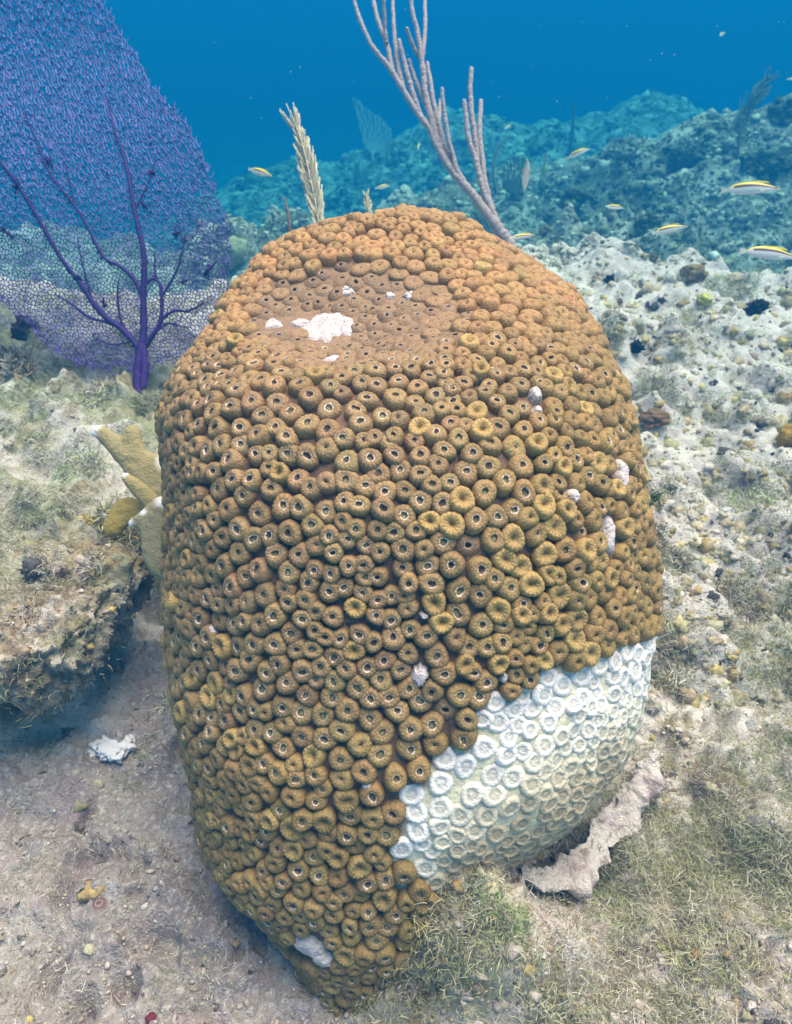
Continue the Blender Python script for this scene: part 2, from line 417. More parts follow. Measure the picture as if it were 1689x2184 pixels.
def inpoly(px, py, poly):
    r = np.zeros(np.shape(px), bool)
    for (x1, y1), (x2, y2) in zip(poly, np.roll(poly, -1, 0)):
        c = (y1 > py) != (y2 > py)
        r ^= c & (px < (x2 - x1) * (py - y1) / (y2 - y1 + 1e-9) + x1)
    return r
front = (BN @ -AXF > -0.8)
blm = inpoly(qx, qy, BLEACH) & front
bodyc[blm] = (0.58, 0.585, 0.45)
mb = MB(); mb.grid(BP, bodyc)
for ring, k in ((0, 0), (len(vv) - 1, (len(vv) - 1) * NS)):
    mb.f.append(np.array([[k + j, k + (j + 1) % NS, mb.n] for j in range(NS)])); mb.v.append(BP[ring].mean(0)[None]); mb.c.append(bodyc[ring, :1]); mb.n += 1
body = mb.build('coral_body', M_body, coral)
bfaces = mb.f[0].tolist() + mb.f[1].tolist() + mb.f[2].tolist()
bverts = np.concatenate(mb.v)
BBV = BVHTree.FromPolygons(bverts.tolist(), bfaces)
kdb = KDTree(BP.size // 3)
for i, p in enumerate(BP.reshape(-1, 3)): kdb.insert(p, i)
kdb.balance()
def body_at(px, py):
    d = at(px, py, 1.0) - CAM; d /= np.linalg.norm(d)
    h = BBV.ray_cast(Vector(CAM), Vector(d))
    if h[0] is None: return None, None
    _, i, _ = kdb.find(h[0]); return np.array(h[0]), BN.reshape(-1, 3)[i]

# white scars: (px, py, rx, ry)
SCARS = [(692, 700, 52, 44), (640, 690, 22, 12), (583, 693, 20, 14), (742, 622, 17, 14), (832, 632, 12, 9), (876, 632, 18, 11), (709, 768, 24, 11),
         (1050, 802, 15, 8), (1137, 846, 15, 17), (1318, 1015, 22, 30), (1290, 1140, 17, 38), (460, 1342, 14, 11), (682, 1393, 13, 8), (1139, 885, 11, 12),
         (895, 1438, 20, 26), (785, 1668, 14, 9), (660, 2010, 42, 26), (690, 2035, 26, 22), (740, 700, 18, 26), (1215, 1060, 18, 16), (905, 1310, 12, 8), (1070, 1440, 10, 14), (445, 700, 9, 26)]
M_scar = mat('bare_white_skeleton', (0.52, 0.50, 0.52), .9, .2, nscale=150, namp=.30, bump=.9, bscale=330)
scar_c = []
for k, (px, py, rx, ry) in enumerate(SCARS):
    p, nrm = body_at(px, py)
    if p is None: continue
    q1, _ = body_at(px + rx, py); q2, _ = body_at(px, py - ry)
    t1 = AXX - nrm * (AXX @ nrm); t1 /= np.linalg.norm(t1); t2 = np.cross(nrm, t1)
    if t2 @ AXU < 0: t2 = -t2
    Zp = (p - CAM) @ AXF; sx = rx / PW * TH * Zp; sy = ry / PW * TH * Zp / max(.6, abs(nrm @ AXF))
    nr, ns = 9, 44
    a = np.arange(ns) * 2 * PI / ns
    edge = np.clip(1 + 0.36 * fbm(np.stack([np.cos(a) * 1.5, np.sin(a) * 1.5, 0 * a + k * 5.1], -1), 1.3, 4, 70, .5), .3, 2)
    P = np.zeros((nr, ns, 3))
    for i in range(nr):
        f = max(1e-3, i / (nr - 1))
        for j in range(ns):
            w = p + t1 * math.cos(a[j]) * sx * f * edge[j] + t2 * math.sin(a[j]) * sy * f * edge[j]
            loc, _, _, _ = BBV.find_nearest(Vector(w))
            P[i, j] = np.array(loc) + nrm * ((0.0036 if DISH(px, py) > .1 else 0.0088) * (1 - f ** 5) - 0.001)
    P = P + nrm * (0.0011 * noise3(P * 150, 77) * (np.arange(nr) < nr - 1)[:, None])[..., None]
    m2 = MB(); m2.grid(P); o = m2.build('white_scar', M_scar, coral)
    scar_c.append((px, py, rx, ry))

# polyps: evenly packed over the whole body
area_pts, area_nrm = [], []
tri = []
Pq = BP; a0 = np.linalg.norm(np.cross(Pq[1:] - Pq[:-1], np.roll(Pq, -1, 1)[:-1] - Pq[:-1]), axis=-1)
prob = (a0 / a0.sum()).ravel(); NSAMP = 130000
pick = rng.choice(prob.size, NSAMP, p=prob); ri, ci = np.divmod(pick, NS)
u, w = rng.random(NSAMP)[:, None], rng.random(NSAMP)[:, None]
c2 = (ci + 1) % NS
SP = (BP[ri, ci] * (1 - u) + BP[ri + 1, ci] * u) * (1 - w) + (BP[ri, c2] * (1 - u) + BP[ri + 1, c2] * u) * w
SN = BN[ri, ci]
AREA = a0.sum(); SPACING = 0.0161
NP_ = int(AREA / (SPACING ** 2 * 0.87))
cent = SP[rng.choice(NSAMP, NP_, replace=False)].copy()
for it in range(14):
    kd = KDTree(NP_)
    for i, c in enumerate(cent): kd.insert(c, i)
    kd.balance()
    own = np.fromiter((kd.find(p)[1] for p in SP), int, NSAMP)
    cnt = np.bincount(own, minlength=NP_)
    new = np.stack([np.bincount(own, SP[:, d], NP_) for d in range(3)], -1) / np.maximum(cnt, 1)[:, None]
    cent = np.where(cnt[:, None] > 0, new, cent)
cent += rng.normal(size=cent.shape) * 0.0009
PN = np.zeros_like(cent)
for i in range(NP_):
    loc, _, _, _ = BBV.find_nearest(Vector(cent[i])); cent[i] = loc
    _, j, _ = kdb.find(loc); PN[i] = BN.reshape(-1, 3)[j]
kd = KDTree(NP_)
for i, c in enumerate(cent): kd.insert(c, i)
kd.balance()
near_d = np.array([np.mean([x[2] for x in kd.find_n(c, 6)[1:]]) for c in cent])
near1 = np.array([kd.find_n(c, 3)[1][2] for c in cent])
ppx, ppy, ppz = pix(cent)
facing = (PN * (CAM - cent)).sum(-1) / np.linalg.norm(CAM - cent, axis=1)

SEG = 26
#        r/R   z/H   region: 0 flank 1 shoulder 2 ring 3 pit 4 mouth
OPEN = [(1.10, -.55, 0), (1.09, -.10, 0), (1.06, .30, 0), (1.0, .60, 0), (.90, .82, 0), (.77, .96, 0), (.62, 1.02, 1), (.49, .99, 1), (.40, .94, 1), (.36, .95, 2), (.285, .90, 2), (.255, .78, 3), (.20, .66, 3), (.11, .62, 4), (.01, .62, 4)]
CLOSED = [(1.10, -.55, 0), (1.10, -.10, 0), (1.07, .30, 0), (1.0, .62, 0), (.89, .86, 0), (.74, 1.02, 1), (.57, 1.10, 1), (.42, 1.10, 1), (.30, 1.04, 1), (.22, .97, 1), (.15, .90, 2), (.10, .82, 3), (.06, .74, 4), (.01, .70, 4)]
PALE = [(1.10, -.5, 0), (1.11, .0, 0), (1.10, .38, 0), (1.05, .70, 0), (.96, .92, 1), (.84, 1.04, 1), (.70, 1.06, 1), (.55, 1.0, 1), (.42, .92, 1), (.30, .82, 1), (.20, .72, 3), (.12, .62, 3), (.06, .58, 4), (.01, .58, 4)]
BLCH = [(1.12, -.55, 0), (1.08, -.1, 0), (1.02, .35, 0), (.94, .68, 0), (.84, .90, 1), (.73, .98, 1), (.62, .94, 1), (.55, .82, 1), (.49, .68, 3), (.40, .60, 3), (.30, .58, 3), (.18, .64, 4), (.09, .64, 4), (.01, .58, 4)]
FLAT = [(1.25, -.6, 0), (1.15, -.2, 0), (1.02, .1, 0), (.9, .35, 0), (.76, .56, 0), (.6, .72, 0), (.47, .82, 1), (.37, .86, 1), (.30, .84, 2), (.26, .76, 2), (.22, .2, 3), (.16, -.5, 3), (.08, -.9, 4), (.01, -.9, 4)]
def polyp(k, kind, Rr, H, base, rings):
    n = PN[k]
    # tips of polyps lean slightly upward to the light
    n = n + np.array([0, 0, .10]) + rng.normal(size=3) * .07; n /= np.linalg.norm(n)
    t1 = np.cross(n, [0.3, .8, .5]); t1 /= np.linalg.norm(t1); t2 = np.cross(n, t1)
    ph = rng.random() * 2 * PI
    el = 1 + 0.13 * rng.random(); a = np.arange(SEG) * 2 * PI / SEG
    prof = np.array(rings)
    r = prof[:, 0][:, None] * np.ones(SEG); z = prof[:, 1][:, None] * np.ones(SEG)
    hole = np.clip(1 - prof[:, 0] / .75, 0, 1)[:, None]
    mouth = rng.random() if kind != 'bleached' else .3
    hs = rng.uniform(.78, 1.30) if kind == 'open' else 1.0
    wob = 1 + 0.05 * np.cos(2 * a + rng.random() * 6) + 0.045 * np.cos(3 * a + rng.random() * 6)
    wobh = 1 + (.10 + .35 * mouth ** 3) * np.cos(2 * a + ph) + .09 * np.cos(3 * a + rng.random() * 6) + .05 * rng.normal(size=SEG)
    r = r * (wob * (1 - hole) + wobh * hole * hs + (1 - hs) * hole * 0)
    alt = np.where(np.arange(SEG) % 2 == 0, 1, -1)
    shoulder = (prof[:, 2] >= 0) & (prof[:, 2] <= 2)
    ridge = {'open': .030, 'closed': .034, 'pale': .055, 'bleached': .05, 'flat': .03}[kind]
    z = z + (ridge * alt)[None] * (shoulder * np.clip((1.2 - prof[:, 0]) * 2, 0, 1))[:, None]
    r = r * (1 + ridge * .35 * alt[None] * (prof[:, 2] == 0)[:, None])
    x = np.cos(a) * np.sqrt(el); y = np.sin(a) / np.sqrt(el)
    ca, sa = math.cos(ph), math.sin(ph); x, y = x * ca - y * sa, x * sa + y * ca
    P = cent[k] + Rr * (r * x)[..., None] * t1 + Rr * (r * y)[..., None] * t2 + H * z[..., None] * n
    P = P + 0.00025 * noise3(P * 420, 5)[..., None] * n
    c = np.empty(P.shape); c[:] = base
    reg = prof[:, 2]
    st = (1 + {'open': .15, 'closed': .16, 'pale': .22, 'bleached': .03, 'flat': .05}[kind] * alt)[None, :, None]
    sh = (np.clip((1.12 - prof[:, 0]) * 2.2, 0, 1) * (reg <= 1))[:, None, None]
    c = c * (1 + (st - 1) * sh)
    if kind == 'open':
        jit = rng.random(SEG)
        wr = np.where(jit[:, None] > .30, np.array([[.70, .63, .57]]) * rng.uniform(.7, 1.1, (SEG, 1)), base * 1.1)
        s_ = rng.uniform(.05, .95)
        for i in np.where(reg == 2)[0]: c[i] = c[i] * (1 - s_) + wr * s_
        gr = np.array([.16, .18, .085]) * rng.uniform(.5, 1.5) if rng.random() < .75 else np.array([.05, .04, .03])
        c[reg == 3] = np.array([.12, .095, .06]); c[reg == 4] = gr
    elif kind == 'closed':
        s_ = rng.random() ** 2 * .8
        c[reg == 2] = c[reg == 2] * (1 - s_) + np.array([.5, .43, .36]) * s_
        c[reg == 3] = base * .55; c[reg == 4] = np.array([.10, .08, .04])
    elif kind == 'pale':
        c[reg == 3] = base * .7; c[reg == 4] = np.array([.11, .10, .035])
    elif kind == 'bleached':
        c[reg == 3] = base * np.array([.72, .72, .70]); c[reg == 4] = base * np.array([.84, .84, .80])
    else:
        s_ = rng.random() * .8
        c[reg == 2] = c[reg == 2] * (1 - s_) + np.array([.42, .36, .3]) * s_
        c[(reg == 3) | (reg == 4)] = np.array([.03, .024, .02])
    I = np.arange(P.shape[0] * SEG).reshape(-1, SEG); J = np.roll(I, -1, 1)
    f = np.stack([I[:-1], J[:-1], J[1:], I[1:]], -1).reshape(-1, 4)
    return P.reshape(-1, 3), f, c.reshape(-1, 3)
M_pol = mat('coral_polyps', attr=True, rough=.55, spec=.38, nscale=330, namp=.34, bump=.5, bscale=600)
M_blc = mat('bleached_polyps', attr=True, rough=.7, spec=.3, nscale=200, namp=.10, bump=.5, bscale=420)
rest, blch = MB(), MB()
BROWN = np.array([.235, .170, .078]); ORANGE = np.array([.325, .202, .080]); OLIVE = np.array([.240, .170, .046]); PALEC = np.array([.345, .258, .094]); DULL = np.array([.215, .15, .085])
YEL = [(1150, 1000, 120), (960, 940, 60), (1130, 1080, 110), (1230, 1120, 100), (960, 1090, 60), (640, 1110, 25), (625, 1250, 30), (740, 1290, 40), (1140, 1250, 80), (1060, 1340, 70), (880, 1340, 55), (1160, 800, 60),
       (520, 1690, 60), (560, 1610, 50), (740, 1610, 60), (690, 1700, 60), (470, 1480, 60), (820, 1500, 60), (780, 1850, 60), (850, 1620, 50), (1180, 1330, 90), (1000, 1400, 60), (600, 1740, 60), (430, 1440, 50), (760, 1400, 50)]
items = []
for k in range(NP_):
    if cent[k][2] < -0.10: continue
    px, py, pz = ppx[k], ppy[k], ppz[k]; vis = facing[k] > -0.15
    if vis and any(((px - a) / max(5, b)) ** 2 + ((py - c) / max(5, d)) ** 2 < 1 for a, c, b, d in scar_c): continue
    Rr = min(near_d[k] * .555, near1[k] * .70) * rng.uniform(.90, 1.10)
    Rr = float(np.clip(Rr, .0076, .0094))
    d = DISH(px, py) if vis else 0
    nz_ = noise3(np.array([[px, py, 0]]) / 120., 90)[0]
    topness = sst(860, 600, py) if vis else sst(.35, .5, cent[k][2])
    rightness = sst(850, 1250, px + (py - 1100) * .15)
    base = BROWN * (1 - topness) + ORANGE * topness  # lighter and more orange towards the top: light from above painted in
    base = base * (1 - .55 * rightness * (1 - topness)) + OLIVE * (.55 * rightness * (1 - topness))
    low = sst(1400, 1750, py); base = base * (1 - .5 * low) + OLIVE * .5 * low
    base = base * rng.uniform(.84, 1.18) * (1 + rng.normal(size=3) * .03)
    if facing[k] > -.75 and inpoly(np.array(px + rng.normal() * 9), np.array(py + rng.normal() * 9), BLEACH):
        # distance below the live edge: fresh white at the edge, older and greener/tan towards the base
        lowd = (py - np.interp(px, [845, 960, 1120, 1230, 1395], [1800, 1590, 1480, 1420, 1330]))
        dty = sst(60, 230, lowd + 60 * noise3(np.array([[px, py, 3.]]) / 70., 91)[0]); tan_ = sst(140, 300, lowd + 50 * noise3(np.array([[px, py, 9.]]) / 60., 92)[0])
        g = rng.uniform(.9, 1.05)
        b_ = (np.array([.70, .725, .735]) * (1 - dty) + np.array([.64, .64, .53]) * dty); b_ = (b_ * (1 - tan_) + np.array([.40, .36, .26]) * tan_) * g
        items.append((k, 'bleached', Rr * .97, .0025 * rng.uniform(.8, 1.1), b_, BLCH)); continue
    if vis and d > .52 + .55 * nz_ + .14 * rng.normal():
        base = DULL * rng.uniform(.85, 1.15) * (1 - .25 * sst(620, 560, py))  # rear of the dish darkened: shade below the rear mound painted in
        items.append((k, 'flat', Rr * .95, .0030 * rng.uniform(.5, 1.5), base, FLAT)); continue
    dk_ = sst(.0, .45, d + .3 * nz_) if d > 0 else 0.; base = base * (1 - .7 * dk_) + DULL * 1.1 * .7 * dk_; hk = 1 - .6 * dk_; n_it = len(items)
    ye = max([math.exp(-((px - a) ** 2 + (py - b) ** 2) / c ** 2) for a, b, c in YEL])
    po = 0.92 * sst(690, 830, py) * (1 - .75 * sst(1000, 1300, px)) * (1 - .45 * sst(1450, 1800, py)) * sst(360, 470, px)
    if not vis: po = .1
    q = rng.random()
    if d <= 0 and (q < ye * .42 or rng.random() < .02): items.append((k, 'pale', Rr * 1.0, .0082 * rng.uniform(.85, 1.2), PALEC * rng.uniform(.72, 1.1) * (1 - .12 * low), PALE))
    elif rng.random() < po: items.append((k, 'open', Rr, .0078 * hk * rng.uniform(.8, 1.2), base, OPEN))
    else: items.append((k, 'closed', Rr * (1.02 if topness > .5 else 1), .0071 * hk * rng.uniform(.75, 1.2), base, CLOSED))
size = [(-(facing[it[0]] * (it[2] / ppz[it[0]]) ** 2) if it[1] != 'bleached' else 1, i) for i, it in enumerate(items)]
big = set(i for s, i in sorted(size)[:100])
for i, (k, kind, Rr, H, base, rings) in enumerate(items):
    V, F, C = polyp(k, kind, Rr, H, base, rings)
    if kind == 'bleached': blch.add(V, F, C)
    elif i in big:
        m2 = MB(); m2.add(V, F, C); m2.build('polyp', M_pol, coral)
    else: rest.add(V, F, C)
tag(rest.build('polyps', M_pol, coral), kind='stuff')
tag(blch.build('bleached_patch', M_blc, coral), 'patch of bone white bleached polyps low on the right side', kind='stuff')

# ------------------------------------------------------------------ purple sea fan
def build_fan():
    base = at(290, 868, 1.18); base[2] = drop(base[0], base[1])
    t = thing('sea_fan', 'large purple sea fan with dark branching veins at left', 'sea fan', base)
    def fz(px, py): return 1.19 + 0.05 * sst(800, 0, np.asarray(py, float)) + 0.03 * np.sin((np.asarray(px, float)) / 150.) + 0.02 * np.sin(np.asarray(py, float) / 110. + 1) - .05 * sst(200, -250, np.asarray(px, float))
    M_net = mat('fan_net', attr=True, rough=.75, spec=.25, nscale=60, namp=.25)
    OUT = np.array([(300, 800), (345, 770), (400, 782), (432, 740), (470, 670), (486, 600), (488, 520), (480, 470), (462, 420), (445, 365), (420, 312), (392, 262), (360, 225), (318, 180), (290, 120), (255, 70), (225, 20), (195, -20), (150, -120), (60, -230), (-80, -260), (-240, -200), (-330, 0), (-330, 300), (-260, 500), (-120, 590), (0, 640), (60, 690), (110, 745), (170, 785), (230, 790), (262, 775), (280, 790)], float)
    # rows: spacing along growth s, across q
    ss = np.linspace(-60, 1150, 400); sp_s = 8.4 + 6.5 * sst(100, 700, ss); sp_q = 7.6 - 1.0 * sst(100, 700, ss)
    cum = np.concatenate([[0], np.cumsum(np.diff(ss) / ((sp_s[1:] + sp_s[:-1]) / 2))])
    pts = []
    for r in range(int(cum[-1])):
        for q in range(-118, 58):
            pts.append((q + .5 * (r % 2) + rng.normal() * .27, r * .88 + rng.normal() * .27))
    pts = np.array(pts)
    def unwarp(U):
        s = np.interp(U[:, 1], cum, ss); q = U[:, 0] * np.interp(s, ss, sp_q)
        return np.stack([290 + q - .30 * np.clip(s, 0, None) + 14 * np.sin(s / 170.), 780 - s], -1)
    X0 = unwarp(pts); keep = inpoly(X0[:, 0], X0[:, 1], OUT + 0)
    jag = rng.normal(size=len(pts)) * 6
    keep &= inpoly(X0[:, 0] + jag, X0[:, 1] + jag, OUT)
    near_ = np.array([keep[i] for i in range(len(pts))])
    allp = pts
    vs, es, fs, _, _, _ = delaunay_2d_cdt([Vector(p) for p in allp], [], [], 0, 1e-7)
    vs = np.array([v[:] for v in vs]); T = np.array(fs)
    a, b, c = vs[T[:, 0]], vs[T[:, 1]], vs[T[:, 2]]
    D = 2 * (a[:, 0] * (b[:, 1] - c[:, 1]) + b[:, 0] * (c[:, 1] - a[:, 1]) + c[:, 0] * (a[:, 1] - b[:, 1])) + 1e-12
    a2, b2, c2_ = (a ** 2).sum(1), (b ** 2).sum(1), (c ** 2).sum(1)
    cc = np.stack([(a2 * (b[:, 1] - c[:, 1]) + b2 * (c[:, 1] - a[:, 1]) + c2_ * (a[:, 1] - b[:, 1])) / D, (a2 * (c[:, 0] - b[:, 0]) + b2 * (a[:, 0] - c[:, 0]) + c2_ * (b[:, 0] - a[:, 0])) / D], -1)
    ctr = (a + b + c) / 3; bad = np.linalg.norm(cc - ctr, axis=1) > .8; cc[bad] = ctr[bad]
    kdp = KDTree(len(allp))
    for i, p in enumerate(allp): kdp.insert((p[0], p[1], 0), i)
    kdp.balance()
    edge = {}
    E = []
    for ti, tr in enumerate(T):
        for x, y in ((tr[0], tr[1]), (tr[1], tr[2]), (tr[2], tr[0])):
            kk = (min(x, y), max(x, y))
            if kk in edge: E.append((edge[kk], ti, x, y))
            else: edge[kk] = ti
    E = np.array(E)
    vk = np.zeros(len(vs), bool)
    for i, p in enumerate(vs): vk[i] = keep[kdp.find((p[0], p[1], 0))[1]]
    # holes eaten in the net
    E = E[vk[E[:, 2]] | vk[E[:, 3]]]
    XY = unwarp(cc); Zc = fz(XY[:, 0], XY[:, 1]) + rng.normal(size=len(XY)) * .0025
    W3 = at(XY[:, 0], XY[:, 1], Zc)
    E = E[rng.random(len(E)) > .015]
    p0, p1 = W3[E[:, 0]], W3[E[:, 1]]
    # ragged twigs along the rim
    rim = (vk[E[:, 2]] ^ vk[E[:, 3]])
    ext = []
    for i in np.where(rim)[0]:
        if rng.random() < .55:
            o = XY[E[i, 0]]; dirv = np.array([rng.normal() * 3 + 2, -rng.uniform(5, 17)])
            ext.append((at(o[0], o[1], fz(o[0], o[1])), at(o[0] + dirv[0], o[1] + dirv[1], fz(o[0], o[1]))))
    if ext:
        p0 = np.concatenate([p0, [e[0] for e in ext]]); p1 = np.concatenate([p1, [e[1] for e in ext]])
    mid = (p0 + p1) / 2; mx, my, _ = pix(mid)
    rr = (.00082 + .00022 * sst(560, 250, my)) * rng.uniform(.8, 1.25, len(p0))
    t_ = p1 - p0; t_ /= np.linalg.norm(t_, axis=1)[:, None] + 1e-12
    p0 = p0 - t_ * rr[:, None] * .5; p1 = p1 + t_ * rr[:, None] * .5
    n1 = np.cross(t_, AXF); n1 /= np.linalg.norm(n1, axis=1)[:, None] + 1e-9; n2 = np.cross(t_, n1)
    SG = 4; V = []
    for P in (p0, p1):
        for s in range(SG):
            an = s * 2 * PI / SG; V.append(P + rr[:, None] * (math.cos(an) * n1 + math.sin(an) * n2 * 1.3))
    V = np.stack(V, 1); n = len(V)
    f = np.array([[s, (s + 1) % SG, SG + (s + 1) % SG, SG + s] for s in range(SG)])
    F = (f[None] + (np.arange(n) * 2 * SG)[:, None, None]).reshape(-1, 4)
    cA, cB = np.array([.14, .10, .33]), np.array([.14, .14, .38])
    k_ = sst(700, 150, my)[:, None]  # bluer towards the top: water haze painted into the strands
    Cc = (cA * (1 - k_) + cB * k_) * rng.uniform(.75, 1.25, (n, 1))
    m2 = MB(); m2.add(V.reshape(-1, 3), F, np.repeat(Cc, 2 * SG, 0)); m2.build('net', M_net, t, smooth=False)
    # veins
    M_v = mat('fan_vein', (.03, .008, .12), .7, .3, nscale=50, namp=.35, bump=.4, bscale=180)
    V_ = [[(303, 740, 9), (306, 701, 8), (306, 634, 7), (307, 546, 6), (297, 495, 5.2), (287, 450, 4.6), (275, 380, 4), (262, 325, 3.2), (245, 280, 2.4), (228, 205, 1.4)],
          [(297, 745, 8), (283, 726, 7), (258, 700, 7), (226, 677, 6.5), (198, 645, 6), (170, 603, 5), (127, 546, 4.6), (75, 455, 4), (35, 390, 3.4), (0, 345, 3), (-60, 270, 1.6)],
          [(304, 640, 5), (300, 624, 5), (283, 592, 4.6), (251, 565, 4), (219, 546, 3.8), (170, 455, 3.2), (110, 375, 2.6), (85, 320, 2), (50, 230, 1.2)],
          [(172, 458, 2.4), (160, 435, 2.2), (145, 375, 1.8), (135, 325, 1.2)],
          [(306, 745, 6), (320, 723, 5.5), (339, 694, 5), (345, 663, 4.4), (343, 613, 3.6), (329, 595, 3), (307, 606, 2.2)],
          [(333, 600, 2.6), (330, 575, 2.2), (330, 540, 1.4)],
          [(344, 650, 3), (348, 629, 3), (368, 595, 2.6), (385, 553, 1.8), (395, 500, 1.2)],
          [(345, 682, 3.2), (371, 663, 3), (403, 663, 2.2), (435, 645, 1.3)],
          [(236, 688, 3.6), (191, 677, 3), (152, 648, 2.4), (117, 627, 1.4)],
          [(268, 708, 3.6), (263, 698, 3.4), (254, 666, 3), (251, 624, 2.2), (253, 599, 1.3)],
          [(285, 728, 2), (240, 735, 1.8), (205, 722, 1.2)], [(335, 705, 2.4), (360, 690, 2), (400, 700, 1.2)], [(198, 645, 2.4), (175, 560, 1.8), (165, 505, 1.1)], [(287, 450, 2), (320, 380, 1.6), (335, 320, 1)]]
    for line in V_:
        q = np.array(line, float); q = spline(q, 6 * len(q)); Zz = fz(q[:, 0], q[:, 1]) - .004
        m2 = MB(); m2.tube(at(q[:, 0], q[:, 1], Zz), q[:, 2] * .00042 * 1.9, 8, bump=.05); m2.build('vein', M_v, t)
    M_s = mat('fan_stalk', (.04, .009, .13), .75, .3, nscale=70, namp=.4, bump=.6, bscale=150)
    m2 = MB()
    for line in ([(292, 876, 14), (293, 850, 11), (293, 820, 10), (293, 793, 10), (297, 765, 9.5), (302, 735, 9)], [(304, 830, 8), (308, 800, 9), (309, 775, 8), (307, 748, 7), (304, 735, 6)], [(292, 858, 9), (315, 845, 6), (332, 838, 3)], [(290, 868, 9), (270, 880, 6), (262, 886, 3)]):
        q = spline(np.array(line, float), 24); m2.tube(at(q[:, 0], q[:, 1], fz(q[:, 0], q[:, 1]) - .006), q[:, 2] * .0008, 10, bump=.07)
    m2.build('stalk', M_s, t)
    # dark specks: brittle clinging growths on the net
    M_k = mat('dark_speck', (.03, .015, .12), .8)
    for px, py in ((104, 345), (35, 395), (310, 440), (375, 498), (445, 575), (392, 600), (168, 592), (20, 500), (325, 368), (222, 648), (5, 490)):
        m2 = MB(); p = at(px, py, float(fz(px, py)) - .003)
        for _ in range(4):
            d = rng.normal(size=3) * .007; m2.tube(np.stack([p - d * .5, p + d]), [.0028, .001], 5)
        m2.build('knot', M_k, t)
build_fan()

# ------------------------------------------------------------------ sea rod
def build_rod():
    Zr = 1.30
    b = at(1082, 520, Zr); b[2] = drop(b[0], b[1])
    t = thing('sea_rod', 'tall grey mauve sea rod with bare finger branches rising behind the coral head', 'sea rod', b)
    M_r = mat('rod_skin', attr=True, rough=.85, spec=.2, nscale=110, namp=.22, bump=.8, bscale=260)
    lines = [('stem', [(1092, 535, 15), (1079, 510, 14), (1034, 450, 11), (1004, 410, 10), (969, 370, 9), (939, 325, 8.5), (919, 280, 8), (894, 245, 7), (874, 215, 6.5), (844, 165, 6), (830, 143, 6), (795, 100, 5), (775, 60, 5), (757, 10, 4.5), (748, -40, 4)]),
             ('branch', [(838, 158, 6), (825, 95, 5.5), (805, 40, 5), (793, -14, 5)]), ('branch', [(824, 92, 5), (821, 60, 4.5), (817, -12, 4)]),
             ('branch', [(862, 195, 5.5), (855, 165, 5.5), (845, 115, 5), (840, 50, 4.5), (837, 0, 4)]), ('branch', [(898, 248, 6), (884, 210, 6), (869, 160, 6), (856, 105, 5), (850, 84, 4)]),
             ('branch', [(940, 322, 7), (929, 290, 8), (919, 250, 8), (907, 200, 7), (904, 165, 7), (897, 110, 6), (889, 60, 5), (879, 25, 5), (876, -25, 4)]), ('branch', [(899, 125, 5), (903, 105, 5), (907, 50, 4.5), (905, -10, 4)]),
             ('branch', [(897, 124, 5), (882, 100, 4.5), (867, 60, 4)]), ('branch', [(911, 225, 6), (904, 213, 6), (892, 185, 5), (879, 150, 4.5), (872, 127, 4)]),
             ('branch', [(975, 372, 6), (950, 318, 6), (937, 270, 6), (924, 215, 5.5), (917, 170, 5), (911, 133, 4)]), ('branch', [(1003, 408, 6), (974, 362, 6), (967, 335, 5.5), (957, 300, 5), (951, 262, 5), (946, 228, 5), (942, 188, 4)]), ('branch', [(944, 312, 5), (938, 285, 5), (936, 255, 5), (939, 213, 4)]),
             ('branch', [(1066, 490, 8), (1057, 467, 7), (1044, 438, 7), (1031, 408, 7), (1019, 360, 6.5), (1009, 325, 6), (999, 295, 6), (994, 250, 5.5), (990, 214, 5)]),
             ('branch', [(1027, 390, 6), (1018, 345, 6), (1014, 300, 6), (1007, 250, 6), (1003, 200, 5.5), (1005, 145, 5)]), ('branch', [(1060, 480, 6), (1045, 428, 6), (1034, 385, 6), (1029, 340, 6), (1024, 300, 6), (1023, 256, 6), (1026, 213, 4.5)])]
    for i, (nm, L) in enumerate(lines):
        q = spline(np.array(L, float), 14 * len(L)); n = len(q)
        off = 0.03 * math.sin(i * 2.4) * (np.linspace(0, 1, n) ** 1.3) * (1 if i else 0)
        wob = 1.6 * noise3(np.stack([np.linspace(0, len(L) * 1.5, n), 0 * q[:, 0] + i * 7, 0 * q[:, 0]], -1), 3)
        r = q[:, 2] * .00092 * (1 + .22 * fbm(np.stack([np.linspace(0, len(L) * 4.0, n), 0 * q[:, 0] + i * 3, 0 * q[:, 0]], -1), 1, 2, 4)) * 0.90
        k = np.linspace(0, 1, n)[:, None]
        c = np.array([.36, .30, .30]) * (1 - k) + np.array([.38, .34, .38]) * k
        m2 = MB(); m2.tube(at(q[:, 0] + wob, q[:, 1], Zr + off), r, 9, c, bump=.06); m2.build(nm, M_r, t)
build_rod()

